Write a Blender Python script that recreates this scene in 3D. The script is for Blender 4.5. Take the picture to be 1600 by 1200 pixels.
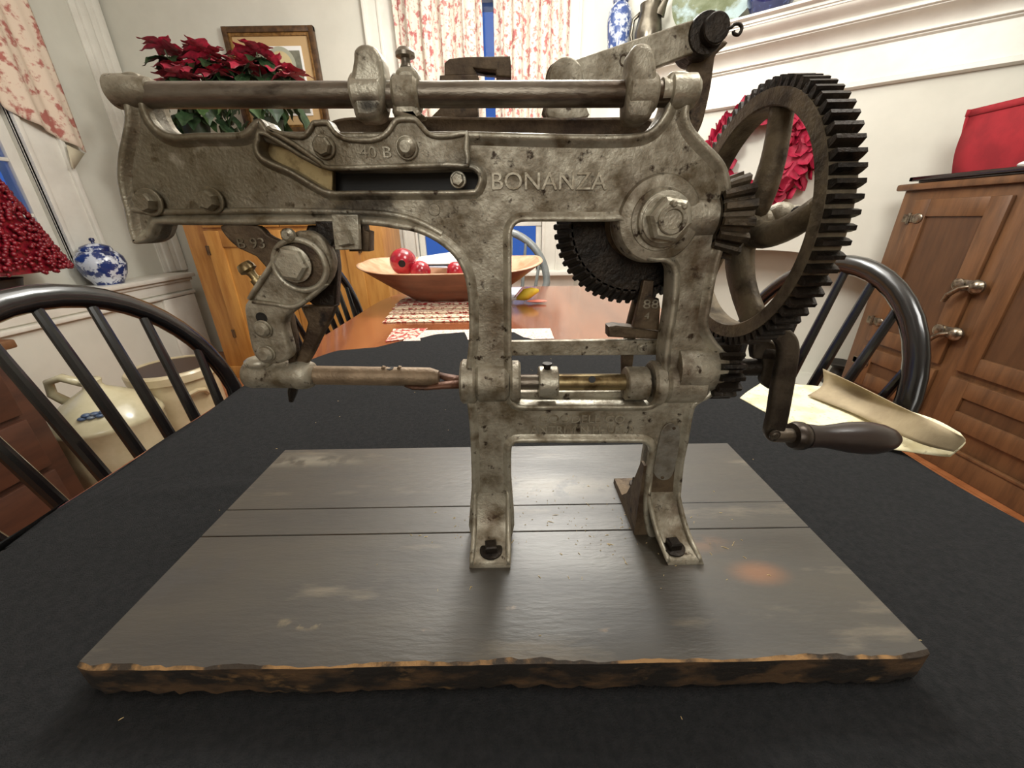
import bpy, bmesh, math, random
from mathutils import Vector, Matrix
from math import sin, cos, pi, radians, atan, sqrt
random.seed(7)
S = bpy.context.scene
for o in list(bpy.data.objects): bpy.data.objects.remove(o)
COL = S.collection

# ------------------------------------------------------------------ camera
F = 601.0; TH = atan(257/601); RO = radians(.9); CZ = 1.083      # floor z=0, table cloth z=.75
R0 = Vector((1, 0, 0)); U0 = Vector((0, sin(TH), cos(TH))); FW = Vector((0, cos(TH), -sin(TH)))
CR = cos(RO)*R0 - sin(RO)*U0; CU = cos(RO)*U0 + sin(RO)*R0
cd = bpy.data.cameras.new('camera'); cam = bpy.data.objects.new('camera', cd); COL.objects.link(cam)
cd.sensor_width = 36; cd.lens = 36*F/1600; cd.clip_start = .01
m = Matrix((CR, CU, -FW)).transposed().to_4x4(); m.translation = (0, 0, CZ); cam.matrix_world = m
S.camera = cam
S.view_settings.view_transform = 'Standard'; S.view_settings.look = 'None'
S.view_settings.gamma = 1; S.view_settings.exposure = 0.0; S.view_settings.use_curve_mapping = False

# ------------------------------------------------------------------ world + lights
W = bpy.data.worlds.new('dusk'); S.world = W; W.use_nodes = True
W.node_tree.nodes['Background'].inputs[0].default_value = (.05, .14, .50, 1)
W.node_tree.nodes['Background'].inputs[1].default_value = 1.1
def area(name, loc, size, power, col=(1, .87, .70), target=None, sy=None):
    l = bpy.data.lights.new(name, 'AREA'); l.energy = power; l.color = col; l.shape = 'RECTANGLE'
    l.size = size; l.size_y = sy or size
    o = bpy.data.objects.new(name, l); COL.objects.link(o); o.location = loc
    if target:
        o.rotation_euler = (Vector(target)-Vector(loc)).to_track_quat('-Z', 'Y').to_euler()
    return o
def bulb(name, loc, power, radius, col=(1, .91, .78)):
    l = bpy.data.lights.new(name, 'POINT'); l.energy = power; l.color = col; l.shadow_soft_size = radius
    o = bpy.data.objects.new(name, l); COL.objects.link(o); o.location = loc
bulb('chandelier_light', (.20, 1.85, 2.18), 74, .17, (1, .985, .93))
area('fill_light_left', (-1.0, .9, 2.6), .8, 17, (1, .985, .93), (-2.7, 2.2, 1.2))  # added area fill that lifts the left wall
area('fill_light_right', (.8, .3, 2.5), 0.8, 36, (1, .985, .93), (1.7, 2.4, 1.0))  # unseen fill added to brighten the chimney wall
area('fill_light_back', (.0, 2.2, 2.72), 1.4, 26, (1, .985, .93))  # added overhead fill for the back wall, no fitting there
area('fill_light_near', (-.1, -1.9, 1.95), 1.2, 18, (1, .985, .92), (0, .4, 1.05))  # soft fill added behind the camera for the front of the machine

def P(u, v, Y):                                             # photograph ray met with the plane y = Y
    a = FW + CR*((u-800)/F) + CU*((600-v)/F); a = a*(Y/a.y); return Vector((a.x, a.y, a.z+CZ))
def PZ(u, v, z):
    a = FW + CR*((u-800)/F) + CU*((600-v)/F); a = a*((z-CZ)/a.z); return Vector((a.x, a.y, z))
def PX(u, v, x):
    a = FW + CR*((u-800)/F) + CU*((600-v)/F); a = a*(x/a.x); return Vector((a.x, a.y, a.z+CZ))

# ------------------------------------------------------------------ materials
def lin(c): return tuple(((x/255)/12.92 if x/255 <= .04045 else ((x/255+.055)/1.055)**2.4) for x in c)
def mat(name, col, rough=.6, metal=0, col2=None, scale=20, lo=.4, hi=.6, bump=0, bscale=200, col3=None, scale3=60, lo3=.6, hi3=.7,
        stretch=(1, 1, 1), coat=0, trans=0, sheen=0, detail=6, rough2=None, spec=None, tex='noise', sss=0):
    M = bpy.data.materials.new(name); M.use_nodes = True; N = M.node_tree.nodes; L = M.node_tree.links
    b = N['Principled BSDF']; b.inputs['Roughness'].default_value = rough; b.inputs['Metallic'].default_value = metal
    c = lin(col); b.inputs['Base Color'].default_value = (*c, 1)
    b.inputs['Coat Weight'].default_value = coat; b.inputs['Coat Roughness'].default_value = .12 if name != 'stained_plank' else .42
    b.inputs['Transmission Weight'].default_value = trans; b.inputs['Sheen Weight'].default_value = sheen
    if spec is not None: b.inputs['Specular IOR Level'].default_value = spec
    tc = N.new('ShaderNodeTexCoord'); mp = N.new('ShaderNodeMapping'); L.new(tc.outputs['Object'], mp.inputs[0])
    mp.inputs['Scale'].default_value = stretch
    def noise(sc, det=detail):
        n = N.new('ShaderNodeTexNoise'); n.inputs['Scale'].default_value = sc; n.inputs['Detail'].default_value = det
        n.inputs['Roughness'].default_value = .6; L.new(mp.outputs[0], n.inputs['Vector']); return n.outputs[0]
    def ramp(src, a, z):
        r = N.new('ShaderNodeMapRange'); r.inputs[1].default_value = a; r.inputs[2].default_value = z; L.new(src, r.inputs[0]); return r.outputs[0]
    cur = None
    if col2:
        f = ramp(noise(scale), lo, hi)
        mx = N.new('ShaderNodeMix'); mx.data_type = 'RGBA'; mx.inputs[6].default_value = (*c, 1); mx.inputs[7].default_value = (*lin(col2), 1)
        L.new(f, mx.inputs[0]); cur = mx.outputs[2]
        if rough2 is not None:
            rr = N.new('ShaderNodeMapRange'); rr.inputs[3].default_value = rough; rr.inputs[4].default_value = rough2
            L.new(f, rr.inputs[0]); L.new(rr.outputs[0], b.inputs['Roughness'])
    if col3:
        mx = N.new('ShaderNodeMix'); mx.data_type = 'RGBA'
        if cur: L.new(cur, mx.inputs[6])
        else: mx.inputs[6].default_value = (*c, 1)
        mx.inputs[7].default_value = (*lin(col3), 1); L.new(ramp(noise(scale3, 8), lo3, hi3), mx.inputs[0]); cur = mx.outputs[2]
    if cur: L.new(cur, b.inputs['Base Color'])
    if bump:
        bp = N.new('ShaderNodeBump'); bp.inputs['Strength'].default_value = bump; bp.inputs['Distance'].default_value = .002
        L.new(noise(bscale, 4), bp.inputs['Height']); L.new(bp.outputs[0], b.inputs['Normal'])
    return M
M = {}
M['iron'] = mat('worn_cast_iron', (176, 169, 152), .42, .5, (104, 91, 70), 48, .40, .66, .35, 340, (56, 42, 28), 110, .59, .67, rough2=.62, detail=10)
M['iron_light'] = mat('rubbed_cast_iron', (184, 178, 161), .36, .55, (108, 95, 74), 50, .44, .68, .26, 340, (56, 42, 28), 110, .61, .69, rough2=.6, detail=10)
M['letter'] = mat('rubbed_raised_letters', (176, 168, 150), .4, .5, (120, 106, 84), 90, .45, .7, .2, 340)
M['iron_brown'] = mat('rusty_cast_iron', (104, 88, 68), .55, .4, (62, 46, 32), 44, .4, .62, .35, 300, (30, 21, 15), 70, .6, .7)
M['iron_dark'] = mat('greasy_dark_iron', (50, 42, 34), .42, .5, (26, 21, 17), 45, .4, .6, .5, 240)
M['rim'] = mat('gear_rim_iron', (124, 112, 92), .55, .4, (66, 56, 44), 50, .42, .66, .4, 300)
M['steel'] = mat('worn_steel_rod', (140, 132, 120), .34, .75, (76, 62, 48), 30, .42, .66, .2, 300, (44, 33, 26), 50, .58, .70, stretch=(.35, 1, 1))
M['tube'] = mat('pale_brass_tube', (150, 130, 106), .5, .5, (112, 94, 74), 50, .4, .7, .3, 400)
M['armsteel'] = mat('brown_steel_bar', (84, 75, 63), .42, .5, (52, 44, 36), 40, .42, .64, .3, 260)
M['slot'] = mat('slot_shade_black', (16, 14, 12), .5, 0)  # near-black colour painting the shade inside the slot and small holes
M['brass'] = mat('brass', (160, 142, 104), .34, .8, (96, 78, 50), 60, .42, .62)
M['plate'] = mat('tin_plate', (150, 146, 136), .42, .6, (110, 100, 86), 60, .45, .7, .4, 400)
M['rustred'] = mat('rust_red_steel', (110, 76, 58), .5, .5, (70, 46, 34), 50, .4, .6, .3, 400)
M['board'] = mat('stained_plank', (62, 57, 47), .40, 0, (38, 34, 28), 9, .36, .66, .3, 160, (114, 104, 86), 17, .58, .74, stretch=(.35, 1.6, 1), rough2=.54, spec=.7, coat=.55, detail=10)
M['boardedge'] = mat('bare_plank_edge', (84, 62, 40), .75, 0, (30, 24, 19), 34, .42, .54, .8, 140, (122, 92, 56), 60, .60, .70, stretch=(.5, 1, 1), detail=10)
M['chamfer'] = mat('worn_plank_arris', (160, 122, 76), .6, 0, (52, 42, 32), 30, .44, .56, .5, 200, detail=9)
M['cloth'] = mat('black_felt', (35, 36, 37), .95, 0, (44, 44, 45), 160, .35, .65, .9, 700, (74, 72, 70), 300, .74, .78, spec=.12)
M['mahog'] = mat('polished_mahogany', (138, 80, 50), .2, 0, (110, 60, 38), 10, .4, .65, .0, 1, stretch=(1, .12, 1), coat=.5)
M['pine'] = mat('golden_pine', (190, 138, 70), .42, 0, (164, 110, 50), 9, .4, .65, .15, 60, (112, 70, 30), 24, .70, .76, stretch=(2.4, 2.4, .3))
M['oak'] = mat('brown_oak', (108, 74, 46), .42, 0, (84, 56, 34), 16, .4, .65, .2, 100, stretch=(2, 2, .25), coat=.05)
M['oakdark'] = mat('brown_oak_panel', (86, 58, 36), .42, 0, (70, 46, 28), 16, .4, .65, .2, 100, stretch=(2, 2, .25), coat=.05)
M['chest'] = mat('red_brown_wood', (74, 44, 30), .45, 0, (54, 31, 22), 10, .4, .65, .1, 100, stretch=(2, .4, 2))
M['floor'] = mat('orange_pine_floor', (168, 108, 68), .32, 0, (136, 82, 48), 6, .35, .65, .1, 90, stretch=(.3, 3, 1), coat=.2)
M['wall'] = mat('white_wall_paint', (210, 208, 196), .75, 0, (204, 202, 190), 3, .4, .6, .08, 60)
M['trim'] = mat('white_gloss_paint', (226, 223, 213), .35, 0, (216, 212, 202), 5, .4, .6)
M['ceil'] = mat('ceiling_paint', (225, 221, 212), .8)
M['black'] = mat('black_painted_wood', (15, 15, 16), .22, 0, (24, 23, 22), 20, .5, .7, coat=.35)
M['grey'] = mat('grey_painted_wood', (118, 122, 120), .3, 0, (92, 96, 95), 20, .4, .7, coat=.3)
M['wood'] = mat('bowl_wood', (136, 88, 64), .38, 0, (104, 64, 45), 12, .35, .65, .15, 90, stretch=(.4, 2, 2), coat=.1)
M['bowlrim'] = mat('pale_bowl_rim', (206, 168, 136), .42, 0, (180, 134, 100), 14, .4, .6)
M['handle'] = mat('turned_dark_wood', (52, 42, 38), .34, 0, (36, 28, 25), 30, .4, .65, .1, 100, stretch=(.4, 2, 2), coat=.15)
M['handlemetal'] = mat('ferrule_steel', (92, 84, 76), .35, .7, (60, 52, 46), 40, .4, .6)
M['toile'] = mat('red_toile_cotton', (208, 199, 184), .85, 0, (166, 92, 90), 30, .53, .60, 0, 1, (186, 132, 124), 60, .55, .63, stretch=(1, 1, .8), detail=10)
M['toile2'] = mat('faded_toile_cotton', (220, 202, 182), .85, 0, (172, 104, 94), 15, .52, .60, 0, 1, (198, 148, 134), 34, .60, .68, detail=8)
M['lining'] = mat('cream_lining', (200, 190, 165), .85)
M['bluewhite'] = mat('blue_and_white_glaze', (206, 212, 222), .12, 0, (38, 56, 112), 20, .47, .52, 0, 1, (24, 36, 84), 9, .56, .60, coat=.5)
M['bluewhite2'] = mat('fine_blue_and_white_glaze', (184, 189, 198), .2, 0, (50, 70, 120), 34, .42, .52, 0, 1, coat=.3)
M['navy'] = mat('navy_glaze', (26, 34, 78), .12, 0, (60, 76, 130), 40, .58, .64, coat=.5)
M['pewter'] = mat('pewter', (120, 114, 102), .28, .9, (92, 86, 76), 12, .4, .6)
M['platepaint'] = mat('painted_plate', (120, 126, 104), .5, 0, (92, 98, 72), 9, .4, .6, 0, 1, (150, 166, 168), 5, .52, .6, spec=.2)
M['bract'] = mat('red_bract', (190, 26, 62), .55, 0, (140, 14, 42), 30, .4, .6, sheen=.1)
M['leaf'] = mat('dark_green_leaf', (44, 66, 38), .45, 0, (26, 44, 24), 22, .4, .6)
M['leaf2'] = mat('mid_green_leaf', (74, 96, 56), .45, 0, (46, 66, 36), 22, .4, .6)
M['stem'] = mat('green_stem', (70, 80, 46), .5)
M['pot'] = mat('dark_pot', (40, 38, 36), .45)
M['foil'] = mat('dark_green_pot_wrap', (34, 46, 30), .5)
M['berry'] = mat('dark_red_berry', (132, 16, 34), .35, 0, (96, 8, 24), 60, .4, .6)
M['petal'] = mat('crimson_petal', (172, 18, 58), .65, 0, (128, 10, 40), 40, .4, .6)
M['crock'] = mat('salt_glazed_stoneware', (196, 182, 150), .32, 0, (176, 160, 126), 8, .4, .65, .1, 60, (110, 96, 74), 12, .70, .74, coat=.2)
M['jug'] = mat('grey_glazed_stoneware', (190, 182, 152), .22, 0, (172, 164, 134), 8, .4, .65, .1, 60, coat=.4)
M['cobalt'] = mat('cobalt_brushwork', (66, 84, 112), .3, 0, (110, 118, 124), 40, .45, .6)
M['inside'] = mat('brown_slip_glaze', (52, 32, 22), .3)
M['red'] = mat('red_felt', (150, 28, 38), .85, 0, (132, 22, 32), 10, .4, .6, .2, 300)
M['tray'] = mat('black_lacquer', (24, 8, 10), .15, 0, coat=.5)
M['white'] = mat('white_paper', (226, 226, 224), .6)
M['bluepaper'] = mat('printed_white_paper', (214, 218, 230), .6, 0, (170, 178, 200), 90, .5, .56, stretch=(.2, 3, 1))
M['news'] = mat('yellowed_newsprint', (230, 223, 190), .75, 0, (214, 204, 164), 20, .5, .6, .1, 90, (176, 164, 130), 130, .58, .66, stretch=(1, 1, 1))
M['newsback'] = mat('brown_wrapping_paper', (168, 152, 122), .75, 0, (148, 132, 104), 16, .4, .6, .2, 90)
M['mat_red'] = mat('red_and_white_woven', (216, 200, 180), .85, 0, (160, 40, 40), 60, .46, .54)
M['mat_edge'] = mat('placemat_border', (226, 208, 180), .8, 0, (150, 52, 44), 90, .5, .56)
M['mat_plain'] = mat('red_cotton', (184, 44, 48), .8)
M['whiteweave'] = mat('white_woven_cotton', (218, 208, 196), .85, 0, (196, 160, 150), 120, .5, .58)
M['ballred'] = mat('red_lacquered_gourd', (176, 28, 48), .22, 0, (130, 18, 34), 14, .4, .6, coat=.5)
M['hole'] = mat('dark_hole', (18, 10, 10), .8)
M['yellow'] = mat('yellow_silk', (236, 208, 66), .6, 0, (220, 184, 50), 20, .4, .6)
M['pink'] = mat('pink_silk', (230, 130, 110), .6)
M['gold'] = mat('gilt_frame', (150, 112, 62), .4, .35, (104, 72, 36), 30, .4, .6)
M['darkframe'] = mat('dark_frame_wood', (92, 66, 40), .4, 0, (64, 44, 26), 30, .4, .6)
M['linen'] = mat('tan_mount', (190, 160, 116), .7)
M['paint'] = mat('painting', (132, 132, 116), .5, 0, (96, 96, 84), 8, .4, .6)
M['cream'] = mat('cream_paint', (206, 190, 146), .5, 0, (180, 164, 122), 12, .4, .6)
M['palepaint'] = mat('pale_green_paint', (170, 172, 154), .5)
M['nickel'] = mat('nickel_hardware', (150, 140, 124), .28, .9, (96, 86, 72), 60, .42, .62)
M['pinion'] = mat('worn_dark_pinion', (84, 72, 56), .5, .45, (42, 35, 28), 60, .40, .62, .5, 280)
M['chip'] = mat('wood_shaving', (222, 196, 140), .6)
M['kettle'] = mat('black_iron', (52, 48, 44), .5, .3)
def stain_shade(M_, spots, xz=False):
    """stains, scuffs and painted shade with a shape of their own: (x, y, radius, colour, strength)"""
    N = M_.node_tree.nodes; L = M_.node_tree.links; b = N['Principled BSDF']; g = N.new('ShaderNodeNewGeometry')
    nz = N.new('ShaderNodeTexNoise'); nz.inputs['Scale'].default_value = 45; nz.inputs['Detail'].default_value = 9; L.new(g.outputs['Position'], nz.inputs['Vector'])
    for (x, y, rx, ry, col, k, cut) in spots:
        mp = N.new('ShaderNodeMapping'); mp.vector_type = 'POINT'; mp.inputs['Location'].default_value = (-x/rx, 0, -y/ry) if xz else (-x/rx, -y/ry, 0); mp.inputs['Scale'].default_value = (1/rx, 0, 1/ry) if xz else (1/rx, 1/ry, 0)
        L.new(g.outputs['Position'], mp.inputs[0]); ln = N.new('ShaderNodeVectorMath'); ln.operation = 'LENGTH'; L.new(mp.outputs[0], ln.inputs[0])
        mr = N.new('ShaderNodeMapRange'); mr.inputs[1].default_value = 1; mr.inputs[2].default_value = .1; mr.interpolation_type = 'SMOOTHSTEP'; L.new(ln.outputs['Value'], mr.inputs[0])
        nr = N.new('ShaderNodeMapRange'); nr.inputs[1].default_value = cut; nr.inputs[2].default_value = cut+.12; L.new(nz.outputs[0], nr.inputs[0])
        mu = N.new('ShaderNodeMath'); mu.operation = 'MULTIPLY'; L.new(mr.outputs[0], mu.inputs[0]); L.new(nr.outputs[0], mu.inputs[1])
        m2 = N.new('ShaderNodeMath'); m2.operation = 'MULTIPLY'; m2.inputs[1].default_value = k; L.new(mu.outputs[0], m2.inputs[0])
        mx = N.new('ShaderNodeMix'); mx.data_type = 'RGBA'; src = b.inputs['Base Color'].links[0].from_socket
        L.new(src, mx.inputs[6]); mx.inputs[7].default_value = (*lin(col), 1); L.new(m2.outputs[0], mx.inputs[0]); L.new(mx.outputs[2], b.inputs['Base Color'])
sp = []
for (u, v, ru, rv, col, k, cut) in ((1185, 895, .035, .018, (150, 92, 42), .5, .22), (1090, 850, .05, .016, (110, 76, 46), .6, .42), (475, 975, .035, .007, (176, 156, 118), .8, .48), (640, 988, .022, .004, (186, 140, 92), .9, .50),
        (800, 945, .012, .006, (170, 140, 104), .8, .5), (960, 985, .014, .003, (176, 140, 96), .8, .5), (620, 900, .10, .03, (40, 36, 32), .5, .45), (560, 760, .06, .02, (58, 54, 48), .5, .4), (520, 735, .03, .02, (50, 47, 42), .6, .4),
        (860, 760, .12, .03, (150, 142, 124), .45, .35), (480, 720, .12, .02, (140, 134, 118), .45, .42), (760, 880, .07, .012, (52, 40, 28), .6, .40), (1060, 885, .06, .014, (52, 40, 28), .6, .40), (300, 900, .10, .05, (52, 50, 48), .5, .45)):
    p_ = PZ(u, v, .783); sp.append((p_.x, p_.y, ru, rv, col, k, cut))
stain_shade(M['board'], sp)
arm_shade_rust = []                                                    # brown tint painting the dimmer light on the long arm, rust at feet and bearings
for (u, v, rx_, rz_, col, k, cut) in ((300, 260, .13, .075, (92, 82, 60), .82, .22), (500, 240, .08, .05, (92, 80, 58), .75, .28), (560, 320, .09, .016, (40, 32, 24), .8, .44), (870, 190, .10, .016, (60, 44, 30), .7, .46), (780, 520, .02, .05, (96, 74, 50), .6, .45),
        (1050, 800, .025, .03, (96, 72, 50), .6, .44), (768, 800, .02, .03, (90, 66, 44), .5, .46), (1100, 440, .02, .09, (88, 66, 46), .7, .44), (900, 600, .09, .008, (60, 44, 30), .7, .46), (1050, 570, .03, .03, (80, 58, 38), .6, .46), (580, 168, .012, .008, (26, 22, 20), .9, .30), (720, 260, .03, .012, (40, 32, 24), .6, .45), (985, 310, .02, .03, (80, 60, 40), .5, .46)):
    p_ = P(u, v, .30); arm_shade_rust.append((p_.x, p_.z, rx_, rz_, col, k, cut))
for nm in ('iron', 'iron_light'): stain_shade(M[nm], arm_shade_rust, True)
gl = bpy.data.materials.new('window_glass'); gl.use_nodes = True
b = gl.node_tree.nodes['Principled BSDF']; b.inputs['Transmission Weight'].default_value = 1; b.inputs['Roughness'].default_value = 0; b.inputs['IOR'].default_value = 1.2
M['glass'] = gl

# ------------------------------------------------------------------ mesh helpers
class MB:
    def __init__(s): s.v = []; s.f = []; s.mi = []
    def add(s, vs, fs, mi=0):
        n = len(s.v); s.v += [tuple(v) for v in vs]; s.f += [tuple(i+n for i in f) for f in fs]; s.mi += [mi]*len(fs); return s
    def box(s, a, b, mi=0):
        x0, x1 = sorted((a[0], b[0])); y0, y1 = sorted((a[1], b[1])); z0, z1 = sorted((a[2], b[2]))
        vs = [(x0,y0,z0),(x1,y0,z0),(x1,y1,z0),(x0,y1,z0),(x0,y0,z1),(x1,y0,z1),(x1,y1,z1),(x0,y1,z1)]
        return s.add(vs, [(0,3,2,1),(4,5,6,7),(0,1,5,4),(1,2,6,5),(2,3,7,6),(3,0,4,7)], mi)
    def bbox(s, a, b, e, mi=0):                      # box with chamfered edges, as a tiny rounded solid
        x0, x1 = sorted((a[0], b[0])); y0, y1 = sorted((a[1], b[1])); z0, z1 = sorted((a[2], b[2]))
        bm = bmesh.new(); bmesh.ops.create_cube(bm, size=1)
        for v in bm.verts: v.co = Vector(((x0+x1)/2+v.co.x*(x1-x0), (y0+y1)/2+v.co.y*(y1-y0), (z0+z1)/2+v.co.z*(z1-z0)))
        bmesh.ops.bevel(bm, geom=bm.edges[:], offset=e, segments=2, profile=.5, affect='EDGES')
        bm.verts.index_update(); s.add([v.co for v in bm.verts], [[v.index for v in f.verts] for f in bm.faces], mi); bm.free(); return s
    def tube(s, pts, r, n=10, closed=False, cap=True, flat=1.0, mi=0):
        pts = [Vector(p) for p in pts]; k = len(pts)
        rs = r if isinstance(r, (list, tuple)) else [r]*k
        rings = []; up = None
        for i, p in enumerate(pts):
            if closed: t = pts[(i+1) % k]-pts[i-1]
            else: t = pts[min(i+1, k-1)]-pts[max(i-1, 0)]
            t.normalize()
            if up is None:
                up = Vector((0, 0, 1)) if abs(t.z) < .9 else Vector((0, 1, 0))
            up = (up - t*up.dot(t)).normalized(); w = t.cross(up)
            rings.append([p + (up*cos(2*pi*j/n)*flat + w*sin(2*pi*j/n))*rs[i] for j in range(n)])
        vs = [v for g in rings for v in g]; fs = []
        for i in range(k if closed else k-1):
            a = i*n; b2 = ((i+1) % k)*n
            for j in range(n): fs.append((a+j, a+(j+1) % n, b2+(j+1) % n, b2+j))
        if cap and not closed: fs += [tuple(range(n-1, -1, -1)), tuple((k-1)*n+j for j in range(n))]
        return s.add(vs, fs, mi)
    def cyl(s, a, b, r, n=24, e=0, mi=0):
        a = Vector(a); b = Vector(b); d = (b-a); L_ = d.length; d.normalize()
        if e: return s.lathe(a, b, [(0, r-e), (e, r), (L_-e, r), (L_, r-e)], n, mi)
        return s.lathe(a, b, [(0, r), (L_, r)], n, mi)
    def lathe(s, a, b, prof, n=28, mi=0, sy=1.0):       # prof: (distance along axis, radius)
        a = Vector(a); d = (Vector(b)-a).normalized()
        up = Vector((0, 0, 1)) if abs(d.z) < .9 else Vector((1, 0, 0)); up = (up-d*up.dot(d)).normalized(); w = d.cross(up)
        vs = []; fs = []
        for (h, r) in prof:
            vs += [a+d*h+(up*cos(2*pi*j/n)+w*sin(2*pi*j/n)*sy)*max(r, 1e-5) for j in range(n)]
        for i in range(len(prof)-1):
            for j in range(n): fs.append((i*n+j, i*n+(j+1) % n, (i+1)*n+(j+1) % n, (i+1)*n+j))
        fs += [tuple(range(n-1, -1, -1)), tuple((len(prof)-1)*n+j for j in range(n))]
        return s.add(vs, fs, mi)
    def sphere(s, c, r, n=12, sc=(1, 1, 1), mi=0):
        c = Vector(c); vs = []; fs = []; m_ = n//2
        for i in range(m_+1):
            for j in range(n):
                th = pi*i/m_; ph = 2*pi*j/n; vs.append(c+Vector((r*sin(th)*cos(ph)*sc[0], r*sin(th)*sin(ph)*sc[1], r*cos(th)*sc[2])))
        for i in range(m_):
            for j in range(n): fs.append((i*n+j, (i+1)*n+j, (i+1)*n+(j+1) % n, i*n+(j+1) % n))
        return s.add(vs, fs, mi)
    def poly(s, c, axis, r, nn, h, rot=0, mi=0, e=.0008):   # hexagon or square bolt head
        return s.rot_lathe(c, axis, [(0, r), (h-e, r), (h, r*.86)], nn, rot, mi)
    def rot_lathe(s, c, axis, prof, n, rot, mi=0):
        a = Vector(c); d = Vector(axis).normalized()
        up = Vector((0, 0, 1)) if abs(d.z) < .9 else Vector((0, 1, 0)); up = (up-d*up.dot(d)).normalized(); w = d.cross(up)
        vs = []; fs = []
        for (h, r) in prof: vs += [a+d*h+(up*cos(rot+2*pi*j/n)+w*sin(rot+2*pi*j/n))*r for j in range(n)]
        for i in range(len(prof)-1):
            for j in range(n): fs.append((i*n+j, i*n+(j+1) % n, (i+1)*n+(j+1) % n, (i+1)*n+j))
        fs += [tuple(range(n-1, -1, -1)), tuple((len(prof)-1)*n+j for j in range(n))]
        return s.add(vs, fs, mi)
    def rim(s, pts, w, y0, y1, closed=True, inset=0, mi=0, yw=None):    # raised bead following a path in a vertical plane (x,z)
        p = [Vector((q[0], q[1])) for q in pts]
        q2 = [p[0]]
        for q in p[1:]:
            if (q-q2[-1]).length > 1e-5: q2.append(q)
        if closed and (q2[0]-q2[-1]).length < 1e-5: q2.pop()
        p = q2; k = len(p); A = sum(p[i-1].x*p[i].y-p[i].x*p[i-1].y for i in range(k)); sg = 1 if A > 0 else -1
        sec = [(-.5, y1), (-.5, y0+w*.35), (-.38, y0+w*.1), (-.15, y0), (.15, y0), (.38, y0+w*.1), (.5, y0+w*.35), (.5, y1)]
        if yw is not None and inset:
            g = 1 if inset > 0 else -1; hh = yw-y0
            sec = [(-.5*g, y1), (-.5*g, y0+w*.34), (-.40*g, y0+w*.12), (-.2*g, y0), (.12*g, y0), (.40*g, y0+hh*.30), (.62*g, y0+hh*.72), (.95*g, y0+hh*.97), (1.15*g, yw+.0006), (.9*g, y1)]
        vs = []
        for i in range(k):
            a = p[i-1] if (closed or i > 0) else p[i]; c = p[(i+1) % k] if (closed or i < k-1) else p[i]
            t = (c-a).normalized(); n = Vector((-t.y, t.x))*sg
            o = p[i]+n*inset
            vs += [(o.x+n.x*w*a_, y, o.y+n.y*w*a_) for a_, y in sec]
        fs = []; n_ = len(sec)
        for i in range(k if closed else k-1):
            for j in range(n_): fs.append((i*n_+j, i*n_+(j+1) % n_, ((i+1) % k)*n_+(j+1) % n_, ((i+1) % k)*n_+j))
        if not closed: fs += [tuple(range(n_)), tuple(range((k-1)*n_+n_-1, (k-1)*n_-1, -1))]
        return s.add(vs, fs, mi)
    def prism(s, poly, ax, a, b, mi=0):                       # extrude a polygon along axis ax ('x','y','z')
        def mk(p, t): return {'x': (t, p[0], p[1]), 'y': (p[0], t, p[1]), 'z': (p[0], p[1], t)}[ax]
        k = len(poly); vs = [mk(p, a) for p in poly]+[mk(p, b) for p in poly]
        return s.add(vs, [tuple(range(k)), tuple(range(2*k-1, k-1, -1))]+[(i, i+k, (i+1) % k+k, (i+1) % k) for i in range(k)], mi)
    def grid(s, fn, nu, nv, mi=0, th=0):
        vs = [fn(i/nu, j/nv) for j in range(nv+1) for i in range(nu+1)]
        fs = [(j*(nu+1)+i, j*(nu+1)+i+1, (j+1)*(nu+1)+i+1, (j+1)*(nu+1)+i) for j in range(nv) for i in range(nu)]
        return s.add(vs, fs, mi)
    def mesh(s, name, mats, sharp=.6, smooth=True, fix=True):
        me = bpy.data.meshes.new(name); me.from_pydata(s.v, [], s.f)
        for x in (mats if isinstance(mats, list) else [mats]): me.materials.append(x)
        if any(s.mi): me.polygons.foreach_set('material_index', s.mi)
        if fix:
            bm = bmesh.new(); bm.from_mesh(me); bmesh.ops.remove_doubles(bm, verts=bm.verts, dist=1e-6); bmesh.ops.recalc_face_normals(bm, faces=bm.faces); bm.to_mesh(me); bm.free()
        if smooth: me.shade_smooth(); me.set_sharp_from_angle(angle=sharp)
        me.update(); return me
def link(name, data, parent=None, world=True):
    o = bpy.data.objects.new(name, data); COL.objects.link(o)
    if parent is not None:
        o.parent = parent
        if world and parent.type == 'EMPTY': o.location = -Vector(parent.location)
    return o
def obj(name, mb, m_, parent=None, label=None, sharp=.6, smooth=True, solid=0, world=True, kind=None, fix=True):
    me = mb.mesh(name, [M[x] for x in m_] if isinstance(m_, (list, tuple)) else M[m_], sharp, smooth, fix)
    o = link(name, me, parent, world)
    if solid:
        md = o.modifiers.new('solid', 'SOLIDIFY'); md.thickness = solid; md.offset = 0
    if label: o['label'] = label
    if kind: o['kind'] = kind
    return o
def tag(o, label, cat, group=None, kind=None):
    if label: o['label'] = label
    if cat: o['category'] = cat
    if group: o['group'] = group
    if kind: o['kind'] = kind
    return o
def thing(name, loc, label, cat, group=None, rz=0):
    o = bpy.data.objects.new(name, None); COL.objects.link(o); o.location = loc; o.rotation_euler = (0, 0, rz); o.empty_display_size = .05
    return tag(o, label, cat, group)
def struct(name, mb, m_, parent=None, **k):
    o = obj(name, mb, m_, parent, **k)
    if parent is None: o['kind'] = 'structure'
    return o
def sm(pts, n=4, closed=True):                                # Catmull-Rom through the points
    k = len(pts); out = []
    for i in range(k if closed else k-1):
        g = lambda j: pts[j % k] if closed else pts[max(0, min(k-1, j))]
        a, b_, c, d = (Vector(g(i-1)), Vector(g(i)), Vector(g(i+1)), Vector(g(i+2)))
        for t in range(n):
            t /= n; out.append(tuple(.5*((2*b_)+(c-a)*t+(2*a-5*b_+4*c-d)*t*t+(3*b_-a-3*c+d)*t**3)))
    if not closed: out.append(tuple(pts[-1]))
    return out
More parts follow.
